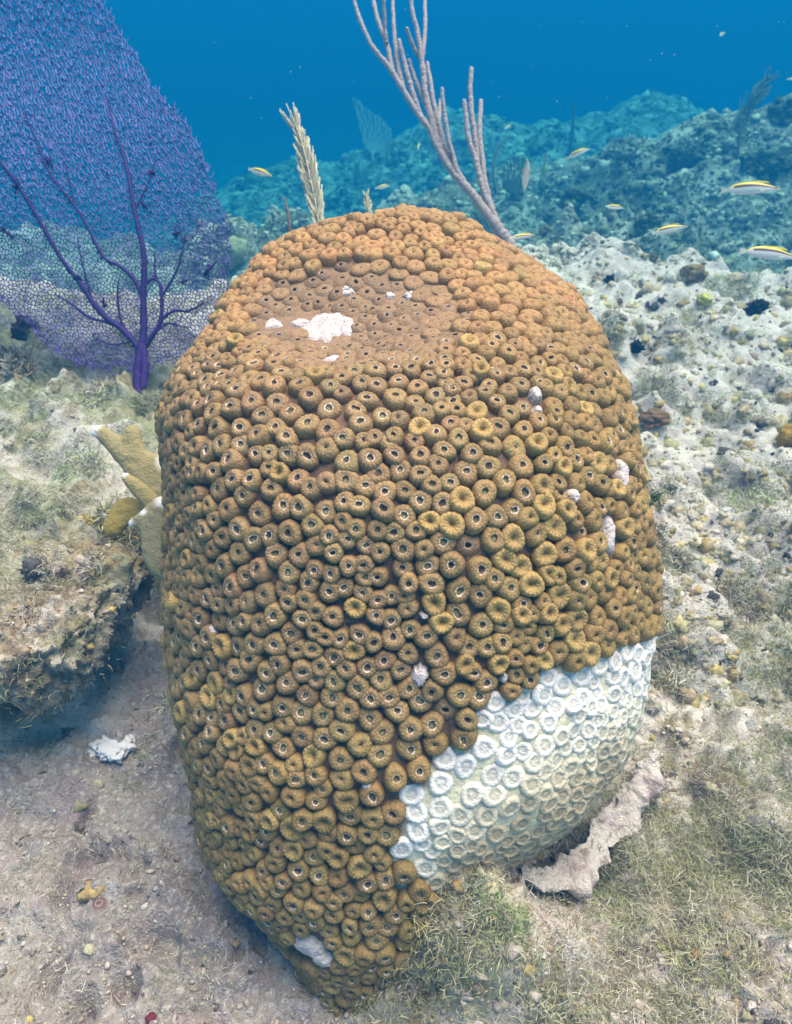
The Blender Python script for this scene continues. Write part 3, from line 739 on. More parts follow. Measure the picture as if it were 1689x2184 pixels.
# ------------------------------------------------------------------ feathery sea plumes
M_pl = mat('plume', attr=True, rough=.9, spec=.1, nscale=90, namp=.2)
def plume(name, label, cat, line, Z, wpx, n, col, curl=.55, parts=True, group=None, sunk=True):
    """line: picture polyline base->tip"""
    h_ = reef_look(*line[0]) if Z > 1.5 else None
    if h_ is not None: Z = (h_ - CAM) @ AXF - .02
    q = spline(np.array(line, float), 60); s = Z * TH / PW
    P = at(q[:, 0], q[:, 1], Z)
    if sunk:
        gz = drop(P[0, 0], P[0, 1]); 
        if P[0, 2] > gz: P = np.concatenate([np.linspace([P[0, 0], P[0, 1], gz - .02], P[0], 8)[:-1], P])
    t = thing(name, label, cat, P[0], group)
    m2 = MB(); m2.tube(P, np.linspace(4.2, 1.5, len(P)) * s * .7, 6, np.array(col) * .55); m2.build('stem', M_pl, t)
    m3 = MB(); k0 = len(P) - 60
    for i in range(n):
        u = i / (n - 1); j = k0 + u * 59 * .98; a = int(j); p = P[a]; d = P[min(a + 1, len(P) - 1)] - P[max(a - 1, 0)]; d /= np.linalg.norm(d)
        for side in (-1, 1, 0):
            if side == 0 and i % 2: continue
            out = (np.cross(d, AXF) * side * (1 if side else 0)) - AXF * (rng.uniform(-.9, .9) if side else rng.uniform(.5, 1) * rng.choice([-1, 1]))
            out = out / (np.linalg.norm(out) + 1e-9)
            ln = wpx * s * rng.uniform(.75, 1.2) * (math.sin(PI * min(1, .12 + u * .95)) ** .5 if u < .9 else .8)
            k = np.linspace(0, 1, 5)[:, None]
            pt = p + (out * (1 - .25 * k) * .75 + d * (curl + .55 * k)) * ln * k
            m3.tube(pt, np.linspace(1.8, 1.1, 5) * s, 4, np.array(col) * rng.uniform(.8, 1.2))
    tag(m3.build('branchlets', M_pl, t), kind='stuff')
    return t
plume('sea_plume', 'pale feathery sea plume with curled tip left of the sea rod behind the coral', 'sea plume', [(684, 500), (676, 450), (664, 390), (650, 330), (638, 290), (624, 256)], 1.25, 34, 100, (.58, .53, .40), curl=.7)
plume('sea_plume', 'short bare brown sea plume twig just left of the pale feathery plume', 'sea plume', [(619, 500), (616, 470), (612, 445), (606, 423)], 1.2, 5, 26, (.20, .15, .13))
plume('sea_plume', 'tiny pale plume tip peeking over the top of the coral head', 'sea plume', [(787, 470), (785, 446), (781, 416)], 1.1, 14, 16, (.46, .45, .33))

# ------------------------------------------------------------------ distant sea fans
def far_fan(label, outline, Z, col, stem):
    o = np.array(outline, float); cx_, cy_ = o.mean(0)
    h_ = reef_look(*stem)
    if h_ is not None: Z = (h_ - CAM) @ AXF - .02
    b = at(stem[0], stem[1], Z); gz = drop(b[0], b[1])
    t = thing('sea_fan', label, 'sea fan', (b[0], b[1], gz))
    M_ = mat('far_fan_net', col, .9, .1, nscale=30, namp=.3)
    m2 = MB(); s = Z * TH / PW; w = 1.3 * s
    # radiating strands with cross ties, all clipped to the outline
    st = np.array(stem, float)
    for a in np.linspace(-80, 80, 90):
        d = np.array([math.sin(math.radians(a)), -math.cos(math.radians(a))])
        rs = np.arange(4, 260, 6.0); q = st + d * rs[:, None] + np.stack([2.0 * np.sin(rs / 14 + a), 0 * rs], -1); ins = inpoly(q[:, 0], q[:, 1], o)
        run = []
        for k in range(len(rs)):
            if ins[k]: run.append(q[k])
            if (not ins[k] or k == len(rs) - 1) and len(run) > 1:
                rr = np.array(run); m2.tube(at(rr[:, 0], rr[:, 1], Z + .02 * np.sin(rr[:, 0] / 30)), w * .8, 4); run = []
            elif not ins[k]: run = []
    for rd in np.arange(14, 260, 7.0):
        run = []
        for a in np.linspace(-80, 80, 60):
            q = st + np.array([math.sin(math.radians(a)), -math.cos(math.radians(a))]) * (rd + rng.normal() * 1.5)
            if inpoly(q[0], q[1], o): run.append(q)
            else:
                if len(run) > 1: rr = np.array(run); m2.tube(at(rr[:, 0], rr[:, 1], Z + .02 * np.sin(rr[:, 0] / 30)), w * .5, 3)
                run = []
        if len(run) > 1: rr = np.array(run); m2.tube(at(rr[:, 0], rr[:, 1], Z + .02 * np.sin(rr[:, 0] / 30)), w * .5, 3)
    m2.build('net', M_, t)
    m2 = MB(); m2.tube(np.array([[b[0], b[1], gz - .03], b + (np.array([b[0], b[1], gz]) - b) * .4, b, at(st[0], st[1] - 25, Z)]), [4 * s, 3.5 * s, 3 * s, 2 * s], 6); m2.build('stalk', M_, t)

def blades(m2, bases, nrm, ln, wd, cols, seg=3, bend=.7, spread=.55):
    n = len(bases); d = nrm + rng.normal(size=(n, 3)) * spread; d /= np.linalg.norm(d, axis=1)[:, None]
    side = np.cross(d, rng.normal(size=(n, 3))); side /= np.linalg.norm(side, axis=1)[:, None]
    bd = np.cross(side, d) * bend * rng.uniform(-1, 1, (n, 1)); b2 = side * bend * .6 * rng.uniform(-1, 1, (n, 1)); bd = bd + np.array([0, 0, -.45]) * rng.random((n, 1))
    V = []
    for i in range(seg + 1):
        k = i / seg; c = bases + (d * k + bd * k * k + b2 * k ** 3) * ln[:, None]; w = wd[:, None] * (1 - .75 * k ** 2)
        V += [c - side * w, c + side * w]
    V = np.stack(V, 1); q = np.array([[2 * i, 2 * i + 1, 2 * i + 3, 2 * i + 2] for i in range(seg)])
    F = (q[None] + (np.arange(n) * 2 * (seg + 1))[:, None, None]).reshape(-1, 4)
    m2.add(V.reshape(-1, 3), F, np.repeat(cols, 2 * (seg + 1), 0))
# ------------------------------------------------------------------ lumpy solids: rocks, ledge, fire coral
def blob(name, m, ell, seed, amp=.25, freq=1.6, parent=None, lvl=5, col=None, rot=0, octs=5):
    global LASTB
    """ell: list of (centre, radii); union by support of displaced ellipsoids welded through a voxel remesh"""
    mb_ = MB()
    for i, (c, r) in enumerate(ell):
        v, f = ICO[lvl]
        d = 1 + amp * fbm(v + seed * 3.1 + i * 9.7, freq, octs, seed + i, .55)
        q = v * d[:, None] * np.asarray(r)
        ca, sa = math.cos(rot), math.sin(rot); q = np.stack([q[:, 0] * ca - q[:, 1] * sa, q[:, 0] * sa + q[:, 1] * ca, q[:, 2]], -1)
        mb_.add(q + np.asarray(c), f, col)
    LASTB = mb_
    return mb_.build(name, m, parent)
def ledge():
    poly = EDGE[1:9].copy()
    # a slab that follows the edge line, jutting out over the hollow
    L = np.concatenate([[0], np.cumsum(np.linalg.norm(np.diff(poly, axis=0), axis=1))])
    n = 260; u = np.linspace(0, L[-1], n); e = np.stack([np.interp(u, L, poly[:, i]) for i in (0, 1)], -1)
    for _ in range(6): e = np.concatenate([e[:1], (e[:-2] + e[1:-1] * 2 + e[2:]) / 4, e[-1:]])
    t = np.gradient(e, axis=0); t /= np.linalg.norm(t, axis=1)[:, None]; nn = np.stack([t[:, 1], -t[:, 0]], -1)
    nn = np.where(((nn @ np.array([0.3, -1])) < 0)[:, None], -nn, nn)
    for _ in range(25): nn = np.concatenate([nn[:1], (nn[:-2] + nn[1:-1] * 2 + nn[2:]) / 4, nn[-1:]])
    k = 110; a = np.linspace(0, 2 * PI, k, endpoint=False)
    prof_x = np.where(np.cos(a) > 0, np.cos(a) * .048, np.cos(a) * .15); prof_z = np.sign(np.sin(a)) * np.abs(np.sin(a)) ** .8 * np.where(np.sin(a) > 0, .032, .062)
    hz = base_h(e[:, 0] - nn[:, 0] * .2, e[:, 1] - nn[:, 1] * .2)
    tap = np.clip(np.minimum(np.arange(n), n - 1 - np.arange(n)) / 45, .02, 1) ** .6
    P = np.zeros((n, k, 3))
    P[..., :2] = e[:, None] + nn[:, None] * (prof_x * 1.0)[None, :, None] * tap[:, None, None]
    P[..., 2] = (hz + .002 - .05 * (1 - tap))[:, None] + prof_z[None] * tap[:, None]
    N = np.zeros_like(P); N[..., :2] = nn[:, None] * np.cos(a)[None, :, None]; N[..., 2] = np.sin(a)
    P = P + N * (.024 * fbm(P, 13, 3, 131, .58) + .014 * fbm(P, 42, 4, 137, .7) - .012 * np.abs(fbm(P, 30, 3, 135)))[..., None]
    g, b, f = ground_cover(P[..., 0], P[..., 1])
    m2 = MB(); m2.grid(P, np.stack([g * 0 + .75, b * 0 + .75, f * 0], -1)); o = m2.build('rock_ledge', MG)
    tag(o, 'rough rock ledge overhanging the dark sandy hollow left of the coral head', 'rock')
    return m2
lm = ledge()
GBV = BVHTree.FromPolygons(P3.reshape(-1, 3).tolist() + np.concatenate(lm.v).tolist(), mb_ground + (np.concatenate(lm.f) + P3.shape[0] * P3.shape[1]).tolist())

def fire_coral():
    Zc = .84; s = Zc * TH / PW
    b = at(345, 1195, Zc); t = thing('fire_coral', 'mustard yellow fire coral with white tipped lobes left of the coral head', 'fire coral', (b[0], b[1], b[2] - .02))
    M_f = mat('fire_coral', attr=True, rough=.7, spec=.25, nscale=140, namp=.12, bump=.5, bscale=330)
    brs = [([[(365, 1110, 44), (330, 1050, 42), (298, 1003, 34), (268, 972, 26), (238, 942, 22), (214, 922, 18), (203, 921, 14)], [(292, 990, 32), (288, 955, 23), (281, 925, 22)], [(330, 1020, 32), (322, 990, 26), (345, 985, 14)]], [(192, 926, 12), (205, 905, 9), (350, 985, 14)], (.31, .27, .135), 0),
           ([[(350, 1100, 26), (320, 1065, 21), (290, 1037, 18), (268, 1018, 13)]], [(263, 1008, 8)], (.31, .26, .115), -.05),
           ([[(360, 1185, 50), (345, 1140, 42), (330, 1110, 34), (345, 1078, 20)], [(335, 1110, 26), (305, 1108, 17), (280, 1115, 10)], [(345, 1165, 44), (352, 1195, 40)]], [(345, 1068, 12), (272, 1117, 10), (305, 1092, 6)], (.30, .27, .15), -.09),
           ([[(310, 1100, 34), (270, 1085, 28), (255, 1105, 30), (240, 1125, 25)]], [], (.36, .27, .07), .03)]
    for lines, tips, col, dz in brs:
        m2 = MB()
        for L in lines:
            q = spline(np.array(L, float), 10 * len(L))
            for px, py, r in q:
                v, f = ICO[2]; c = at(px, py, Zc + dz)
                loc = v[:, :1] * AXX * r * s + v[:, 1:2] * AXU * r * s + v[:, 2:] * AXF * min(r, 24) * s * .62
                m2.add(c + loc, f)
        o = m2.build('branch', M_f, t)
        rm = o.modifiers.new('weld', 'REMESH'); rm.mode = 'VOXEL'; rm.voxel_size = .0028
        sm = o.modifiers.new('soft', 'SMOOTH'); sm.iterations = 14; sm.factor = .5
        dg = bpy.context.evaluated_depsgraph_get(); ev = o.evaluated_get(dg); me = bpy.data.meshes.new_from_object(ev)
        o.modifiers.clear(); old = o.data; o.data = me; me.name = 'branch'
        n = len(me.vertices); V = np.zeros(n * 3, np.float32); me.vertices.foreach_get('co', V); V = V.reshape(-1, 3) + parent_loc(t)
        N = np.zeros(n * 3, np.float32); me.vertices.foreach_get('normal', N); N = N.reshape(-1, 3)
        C = np.broadcast_to(np.array(col), (n, 3)).copy()
        qx_, qy_, _ = pix(V)
        for tx, ty, tr in tips:
            w = np.clip(1.6 - np.hypot(qx_ - tx, qy_ - ty) / tr, 0, 1)[:, None]; C = C * (1 - w) + np.array([.85, .86, .88]) * w
        V = V + N * (.0012 * fbm(V, 130, 3, 21))[:, None]
        me.vertices.foreach_set('co', (V - parent_loc(t)).astype(np.float32).ravel())
        ca = me.color_attributes.get('Col') or me.color_attributes.new('Col', 'FLOAT_COLOR', 'POINT')
        ca.data.foreach_set('color', np.concatenate([C, np.ones((n, 1))], 1).ravel().astype(np.float32))
        if not me.materials: me.materials.append(M_f)
        me.polygons.foreach_set('use_smooth', np.ones(len(me.polygons), bool)); me.update()
fire_coral()

# rocks
M_rk = mat('algae_rock', attr=True, rough=.95, spec=.1, nscale=22, namp=.55, bump=1, bscale=60)
FARB = []
def far_rock(label, px, py, dist, w, h, col, seed):
    d = at(px, py, 1.0) - CAM; d = d / np.hypot(d[0], d[1]); x, y = d[0] * dist, d[1] * dist; z = drop(x, y); p_ = look(px, py)
    if p_ is not None: x, y, z = p_
    sc_ = (np.array([x, y, z]) - CAM) @ AXF * TH / PW; w, h = w * sc_, h * sc_; y += w * .3
    o = blob('boulder', M_rk, [((x, y, z + h * .45), (w, w * .7, h)), ((x + w * .55, y + w * .2, z + h * .2), (w * .6, w * .5, h * .7)), ((x - w * .5, y - w * .2, z + h * .15), (w * .55, w * .5, h * .6))], seed, .42, 2.4, lvl=5, col=col, octs=6)
    tag(o, label, 'boulder'); FARB.append(LASTB)
far_rock('dark weedy boulder on the reef slope below the small striped fish', 1232, 440, 3.0, 36, 24, (.10, .11, .075), 201)
far_rock('low dark weedy boulder behind the silvery fish with raised tail', 1378, 492, 2.9, 27, 20, (.09, .10, .07), 202)
far_rock('big dark weedy outcrop on the right ridge behind the largest fish', 1630, 372, 3.9, 46, 30, (.08, .09, .065), 203)
far_rock('rounded weedy boulder on the ridge left of the big dark outcrop', 1470, 345, 4.4, 32, 20, (.12, .13, .09), 204)
far_rock('pale knobbly rock at the left foot of the right ridge', 1330, 335, 4.9, 24, 14, (.30, .29, .24), 205)
far_rock('weedy boulder high on the right edge of the ridge', 1672, 262, 4.7, 34, 28, (.13, .14, .10), 206)
far_rock('low drab boulder right behind the coral top beside the near fish', 1165, 498, 2.5, 15, 10, (.22, .22, .17), 207)

def reef_growth():
    global reef_look
    vs_, fs_, n_ = [P3.reshape(-1, 3)], list(mb_ground), P3.shape[0] * P3.shape[1]
    for b in FARB:
        for v_, f_ in zip(b.v, b.f): vs_.append(v_); fs_ += (f_ + n_).tolist()
        n_ += b.n
    bv = BVHTree.FromPolygons(np.concatenate(vs_).tolist(), fs_)
    def look(px, py):
        d = at(px, py, 1.0) - CAM; d /= np.linalg.norm(d)
        h = bv.ray_cast(Vector(CAM), Vector(d)); hit[0] = h[2] if h[0] else -1; return np.array(h[0]) if h[0] else None
    hit = [0]; ng = len(mb_ground)
    reef_look = look
    m2 = MB(); v, f = ICO[2]; N = 7500
    for i in range(N):
        p = look(rng.uniform(380, 1800), rng.uniform(150, 620))
        if p is None or p[1] < 1.9 or p[1] > 12: continue
        Zp = (p - CAM) @ AXF; s = rng.choice([3., 4.5, 7., 11.], p=[.5, .33, .14, .03]) * rng.uniform(.7, 1.3) * Zp * TH / PW
        cl = noise3(p[None] * 1.3, 505)[0]
        q = v * (1 + .9 * noise3(v * 1.6 + i * 3.7, 506) + .7 * noise3(v * 3.2 + i * 3.7, 507))[:, None] * np.array([s, s * .8, s * rng.uniform(.5, 1.0)])
        c = np.array([.12, .135, .09]) if hit[0] >= ng or rng.random() < .33 + cl * 1.2 else np.array([.42, .42, .35])
        m2.add(p - np.array([0, 0, s * .15]) + q, f, c * rng.uniform(.6, 1.4))
    tag(m2.build('reef_growth', M_rk), kind='stuff')
    Bp = []; dkl = []
    for i in range(5200):
        p = look(rng.uniform(380, 1800), rng.uniform(150, 600))
        if p is None or p[1] < 1.9 or p[1] > 9 or noise3(p[None] * 2.1, 515)[0] < -.1: continue
        Bp.append(p); dkl.append(hit[0] >= ng)
    Bp = np.array(Bp); n_ = 14; Bs = np.repeat(Bp, n_, 0); Zd = (Bs - CAM) @ AXF; sc = Zd * TH / PW
    Bs = Bs + rng.normal(size=Bs.shape) * sc[:, None] * np.array([4, 4, .5]); m2 = MB()
    cc_ = np.array([[.14, .16, .09], [.22, .22, .13], [.10, .12, .08], [.34, .33, .24]])[np.repeat(np.where(dkl, 2 * rng.integers(0, 2, len(Bp)), rng.integers(0, 4, len(Bp))), n_)] * rng.uniform(.7, 1.3, (len(Bs), 1))
    blades(m2, Bs, np.tile([[0, 0, 1.]], (len(Bs), 1)), rng.uniform(3, 11, len(Bs)) * sc, rng.uniform(.35, .8, len(Bs)) * sc, cc_, bend=1.2, spread=.7)
    tag(m2.build('reef_weed', M_rk, smooth=False), kind='stuff')
reef_growth()
far_fan('pale ghostly sea fan fading into the blue water left of the sea rod', [(748, 202), (765, 212), (790, 235), (815, 250), (835, 275), (838, 310), (815, 330), (790, 330), (772, 300), (762, 255)], 5.6, (.45, .43, .42), (795, 345))
far_fan('dark rounded sea fan right of the sea rod beside a front facing fish', [(1072, 400), (1070, 365), (1080, 340), (1100, 325), (1118, 330), (1125, 350), (1122, 385), (1112, 412), (1095, 420)], 3.3, (.07, .10, .085), (1092, 425))
plume('sea_plume', 'small bluish bushy sea plume between the dark fan and the yellow backed fish', 'sea plume', [(1160, 402), (1160, 380), (1163, 340)], 3.6, 14, 20, (.33, .36, .25))
plume('sea_plume', 'tall dark bushy sea plume on the crest of the right ridge', 'sea plume', [(1575, 285), (1590, 240), (1620, 195), (1640, 165)], 4.6, 32, 26, (.13, .14, .10))
plume('sea_plume', 'thin dark feathery plume left of the bushy plume on the right ridge', 'sea plume', [(1573, 330), (1577, 285), (1580, 250)], 4.4, 10, 16, (.12, .13, .09))
plume('sea_plume', 'bushy green sea plume right behind the coral head beneath the sea rod', 'sea plume', [(1052, 505), (1036, 475), (1020, 442)], 2.2, 22, 24, (.22, .25, .16))
plume('sea_plume', 'faint dark plume with blurred tip far behind above the yellow backed fish', 'sea plume', [(1215, 330), (1220, 280), (1224, 222)], 5.2, 9, 16, (.12, .14, .12))
plume('sea_plume', 'low drab plume on the blue floor below the pale distant fan', 'sea plume', [(760, 395), (760, 375), (762, 350)], 4.0, 10, 14, (.16, .2, .15))
plume('sea_plume', 'small drab plume on the blue floor between the two pale fish and the sea rod', 'sea plume', [(835, 355), (838, 335), (836, 318)], 4.6, 10, 12, (.16, .2, .15))
plume('sea_plume', 'spindly grey plume on the reef floor left of the dark fan', 'sea plume', [(1056, 400), (1052, 360), (1062, 318), (1085, 290)], 3.4, 6, 18, (.2, .22, .2))
plume('sea_plume', 'pale wispy plume on the blue floor right of the purple fan', 'sea plume', [(522, 560), (524, 520), (520, 500)], 2.1, 14, 14, (.3, .34, .26))

def small_rock(name, label, cat, px, py, r, col, seed, m=M_rk, flat=.6, amp=.3, lift=.2, freq=1.6):
    p = look(px, py)
    if p is None: return None
    Zp = (p - CAM) @ AXF; s = r * Zp * TH / PW
    o = blob(name, m, [((p[0], p[1], p[2] + s * flat * lift), (s, s * .85, s * flat))], seed, amp, freq, lvl=4, col=col)
    tag(o, label, cat); return o
M_pink = mat('pink_crust', attr=True, rough=.9, spec=.15, nscale=75, namp=.6, bump=1, bscale=110)
def pink_rim():
    L = [(1392, 1580, .745, 16), (1366, 1645, .74, 22), (1328, 1712, .725, 27), (1284, 1768, .705, 30), (1232, 1826, .68, 28), (1165, 1854, .66, 24), (1100, 1846, .645, 20)]
    L = np.array(L, float); q = spline(L, 170)
    P = at(q[:, 0] + 8, q[:, 1] + 16, q[:, 2] - .008); s = q[:, 2] * TH / PW
    m2 = MB(); k = 60; a = np.arange(k) * 2 * PI / k
    t = np.gradient(P, axis=0); t /= np.linalg.norm(t, axis=1)[:, None]
    n1 = np.cross(t, [0, 0, 1.]); n1 /= np.linalg.norm(n1, axis=1)[:, None]; n2 = np.cross(n1, t)
    tap = np.clip(np.minimum(np.arange(170), 169 - np.arange(170)) / 20, .05, 1) ** .5
    G = P[:, None] + ((q[:, 3] * s * tap)[:, None] * np.ones(k))[..., None] * (1.25 * np.cos(a)[None, :, None] * n1[:, None] + .55 * np.sin(a)[None, :, None] * n2[:, None])
    N = np.cos(a)[None, :, None] * n1[:, None] + np.sin(a)[None, :, None] * n2[:, None]
    G = G + N * (.012 * fbm(G, 20, 4, 301, .6) - .008 * np.abs(fbm(G, 34, 2, 303)) + .003 * fbm(G, 90, 3, 305, .6))[..., None]
    m2.grid(G, (.05, .36, 0)); o = m2.build('pink_rock', MG)
    tag(o, 'pinkish crusted rock rim with a dark hole under the bleached patch', 'rock')
pink_rim()
M_wh = mat('white_crust', attr=True, rough=.9, spec=.1, nscale=80, namp=.15, bump=.8, bscale=200)
small_rock('white_sponge', 'bright white crust patch on the sand in the left hollow', 'sponge', 245, 1590, 40, (.78, .77, .85), 310, M_wh, .22, .55, .1, 2.4)
small_rock('white_sponge', 'smaller white crust left of the bright patch in the left hollow', 'sponge', 205, 1600, 20, (.74, .73, .82), 311, M_wh, .3, .5, .1, 2.4)
small_rock('algae_lump', 'orange brown algae lump at the right edge of the picture', 'algae', 1690, 945, 34, (.32, .20, .04), 313, flat=.9, lift=.4)
small_rock('algae_lump', 'bright yellow algae lump at the foot of the coral beside green strands', 'algae', 905, 1975, 16, (.55, .42, .03), 314, M_wh, .8, .4, .6)
small_rock('red_sponge', 'small dark red sponge on the sand at the bottom edge', 'sponge', 322, 2172, 12, (.16, .03, .05), 315, M_wh, .5, .4, .3)
small_rock('algae_lump', 'pale green grey lump beside the fan and left of the coral top', 'algae', 505, 560, 32, (.30, .31, .20), 316, flat=1.0, lift=.6)
small_rock('algae_lump', 'dark lump in the fan shadow at the left edge', 'algae', 60, 715, 27, (.05, .035, .03), 317, flat=.9, lift=.3, amp=.7, freq=2.4)
small_rock('rubble_stone', 'dark speckled stone cluster on top of the rock ledge', 'stone', 85, 1225, 30, (.09, .085, .09), 318, flat=.8, lift=.4, amp=.9, freq=2.8)
small_rock('black_sponge', 'black knobbly sponge on the pale ground at upper right', 'sponge', 1612, 665, 19, (.02, .02, .025), 319, flat=.9, lift=.4, amp=.9, freq=2.6)
small_rock('black_sponge', 'small black sponge on pale ground right of the coral shoulder', 'sponge', 1355, 745, 13, (.02, .02, .025), 320, flat=.9, lift=.4, amp=.9, freq=2.6)
small_rock('black_sponge', 'tiny black sponge near the crest right behind the coral', 'sponge', 1300, 602, 11, (.02, .02, .03), 321, flat=.9, lift=.5, amp=.6)
small_rock('rubble_stone', 'brown encrusted stone on pale ground right of the coral middle', 'stone', 1395, 895, 30, (.16, .10, .06), 322, flat=.5, lift=.3, amp=.5)
small_rock('rubble_stone', 'brown weedy stone high on the pale ground near the crest', 'stone', 1480, 590, 24, (.2, .15, .08), 323, flat=.7, lift=.4, amp=.5)
small_rock('algae_lump', 'yellow green lump on the pale slope left of the black knobbly sponge', 'algae', 1500, 645, 16, (.40, .37, .12), 324, flat=.8, lift=.5)
def snail():
    p = look(213, 1930)
    Zp = (p - CAM) @ AXF; s = 19 * Zp * TH / PW
    k = 40; a = np.arange(k) * 2 * PI / k
    pr = [(1.05, -.1), (1, .1), (.9, .28), (.72, .4), (.6, .44), (.5, .4), (.38, .46), (.22, .52), (.02, .54)]
    P = np.array([[(p[0] + s * r * math.cos(x), p[1] + s * r * .9 * math.sin(x), p[2] + s * z + .05 * s * math.sin(3 * x)) for x in a] for r, z in pr])
    c = np.array([[.30, .25, .24] if i in (0, 1, 2, 6) else [.17, .10, .10] for i in range(len(pr))])[:, None]
    m2 = MB(); m2.grid(P, c); tag(m2.build('shell', M_pink), 'small round brown shell disc on the sand lower left', 'shell')
snail()

# ------------------------------------------------------------------ algae
M_al = mat('algae', attr=True, rough=.85, spec=.15, nscale=80, namp=.25)
def hvec(x, y):
    """ground height for many points via grid lookup along rays down"""
    return np.array([drop(a, b) for a, b in zip(x, y)])
PAL = np.array([[.34, .34, .19], [.42, .40, .29], [.27, .30, .16], [.53, .51, .45], [.29, .23, .15], [.40, .44, .32], [.58, .56, .53]])
def turf():
    m2 = MB(); N = 17000
    px = rng.uniform(-150, 1840, N); py = 560 + (2300 - 560) * rng.random(N) ** .9
    cx_, cy_, cz_ = [], [], []
    for a, b in zip(px, py):
        p = look(a, b)
        if p is not None and p[1] < 3: cx_.append(p)
    Pq = np.array(cx_)
    x, y = Pq[:, 0], Pq[:, 1]
    sd = sdist_edge(x, y); tr = sst(0.02, -0.04, sd) * sst(0.02, -0.1, x) * (Pq[:, 2] < .07)
    dens = sst(-.12, .28, fbm(np.stack([x, y, 0 * x], -1), 7, 3, 400)) * .8 + .12
    right_near = sst(.1, .25, x) * sst(.75, .4, y)
    dens = dens * (1 - .93 * tr) * (1 - .1 * sst(.1, .3, x) * sst(.4, .8, y)) + right_near * .08
    keep = rng.random(len(x)) < dens; Pq = Pq[keep]; rn = right_near[keep]; x, y = x[keep], y[keep]
    nb = 34
    cidx = np.clip(((fbm(np.stack([x, y, 0 * x + 4], -1), 5, 3, 410) + .55) / 1.1 * 5 + rng.normal(size=len(x)) * .9).astype(int), 0, 6)
    B = np.repeat(Pq, nb, 0) + rng.normal(size=(len(Pq) * nb, 3)) * np.array([.009, .009, .0015])
    dist = np.repeat((Pq - CAM) @ AXF, nb)
    ln = rng.uniform(.003, .012, len(B)) * (1 + .3 * np.repeat(rn, nb)) * np.clip(dist / .9, .7, 1.1)
    wd = rng.uniform(.00018, .00042, len(B)) * np.clip(dist / .7, 1, 1.7)
    c = PAL[np.repeat(cidx, nb)] * rng.uniform(.7, 1.25, (len(B), 1))
    blades(m2, B, np.tile([[0, 0, 1.]], (len(B), 1)), ln, wd, c, bend=1.5, spread=.9)
    tag(m2.build('algae_turf', M_al, smooth=False), kind='stuff')
turf()
def grit():
    """loose rubble and shell bits"""
    m2 = MB(); v, f = ICO[1]; N = 9000
    for _ in range(N):
        p = look(rng.uniform(-150, 1840), 560 + 1740 * rng.random() ** .8)
        if p is None or p[1] > 3: continue
        Zp = (p - CAM) @ AXF; s = rng.choice([.0009, .0013, .0018, .0026, .0038], p=[.33, .32, .22, .10, .03]) * rng.uniform(.6, 1.3) * (1 + .5 * max(0, Zp - .8))
        r = np.array([s, s * rng.uniform(.5, 1), s * rng.uniform(.4, .9)])
        q = v * (1 + .25 * rng.normal(size=(len(v), 1))) * r; a = rng.random() * 6; q = np.stack([q[:, 0] * math.cos(a) - q[:, 1] * math.sin(a), q[:, 0] * math.sin(a) + q[:, 1] * math.cos(a), q[:, 2]], -1)
        c = np.array(random.choice([(.50, .45, .43), (.46, .40, .38), (.42, .34, .31), (.33, .27, .23), (.52, .48, .46), (.20, .17, .16), (.36, .33, .22)])) * rng.uniform(.8, 1.1)
        m2.add(p + np.array([0, 0, s * .25]) + q, f, c)
    v, f = ICO[2]
    for i in range(2600):
        p = look(rng.uniform(-150, 1840) if i < 700 else rng.uniform(1120, 1760), 560 + 1740 * rng.random() ** .8 if i < 700 else rng.uniform(545, 1500))
        if p is None or p[1] > 3: continue
        if p[0] < 0 and p[2] < .07 and rng.random() < .8: continue
        s = rng.choice([.003, .0045, .0065, .010], p=[.4, .33, .2, .07]) * rng.uniform(.7, 1.3) * (1 + .6 * max(0, p[1] - .6))
        q = v * (1 + .8 * noise3(v * 1.5 + i * 3.1, 520) + .6 * noise3(v * 3 + i * 3.1, 521))[:, None] * np.array([s, s * .85, s * rng.uniform(.5, 1.1)])
        c = np.array(random.choice([(.50, .45, .42), (.46, .40, .36), (.42, .36, .24), (.34, .31, .18), (.40, .32, .22), (.24, .19, .14), (.44, .36, .15), (.36, .26, .12), (.54, .49, .46), (.06, .055, .06), (.40, .38, .27)])) * rng.uniform(.8, 1.15)
        m2.add(p - np.array([0, 0, s * .45]) + q, f, c)
    tag(m2.build('rubble', M_pink), kind='stuff')
grit()
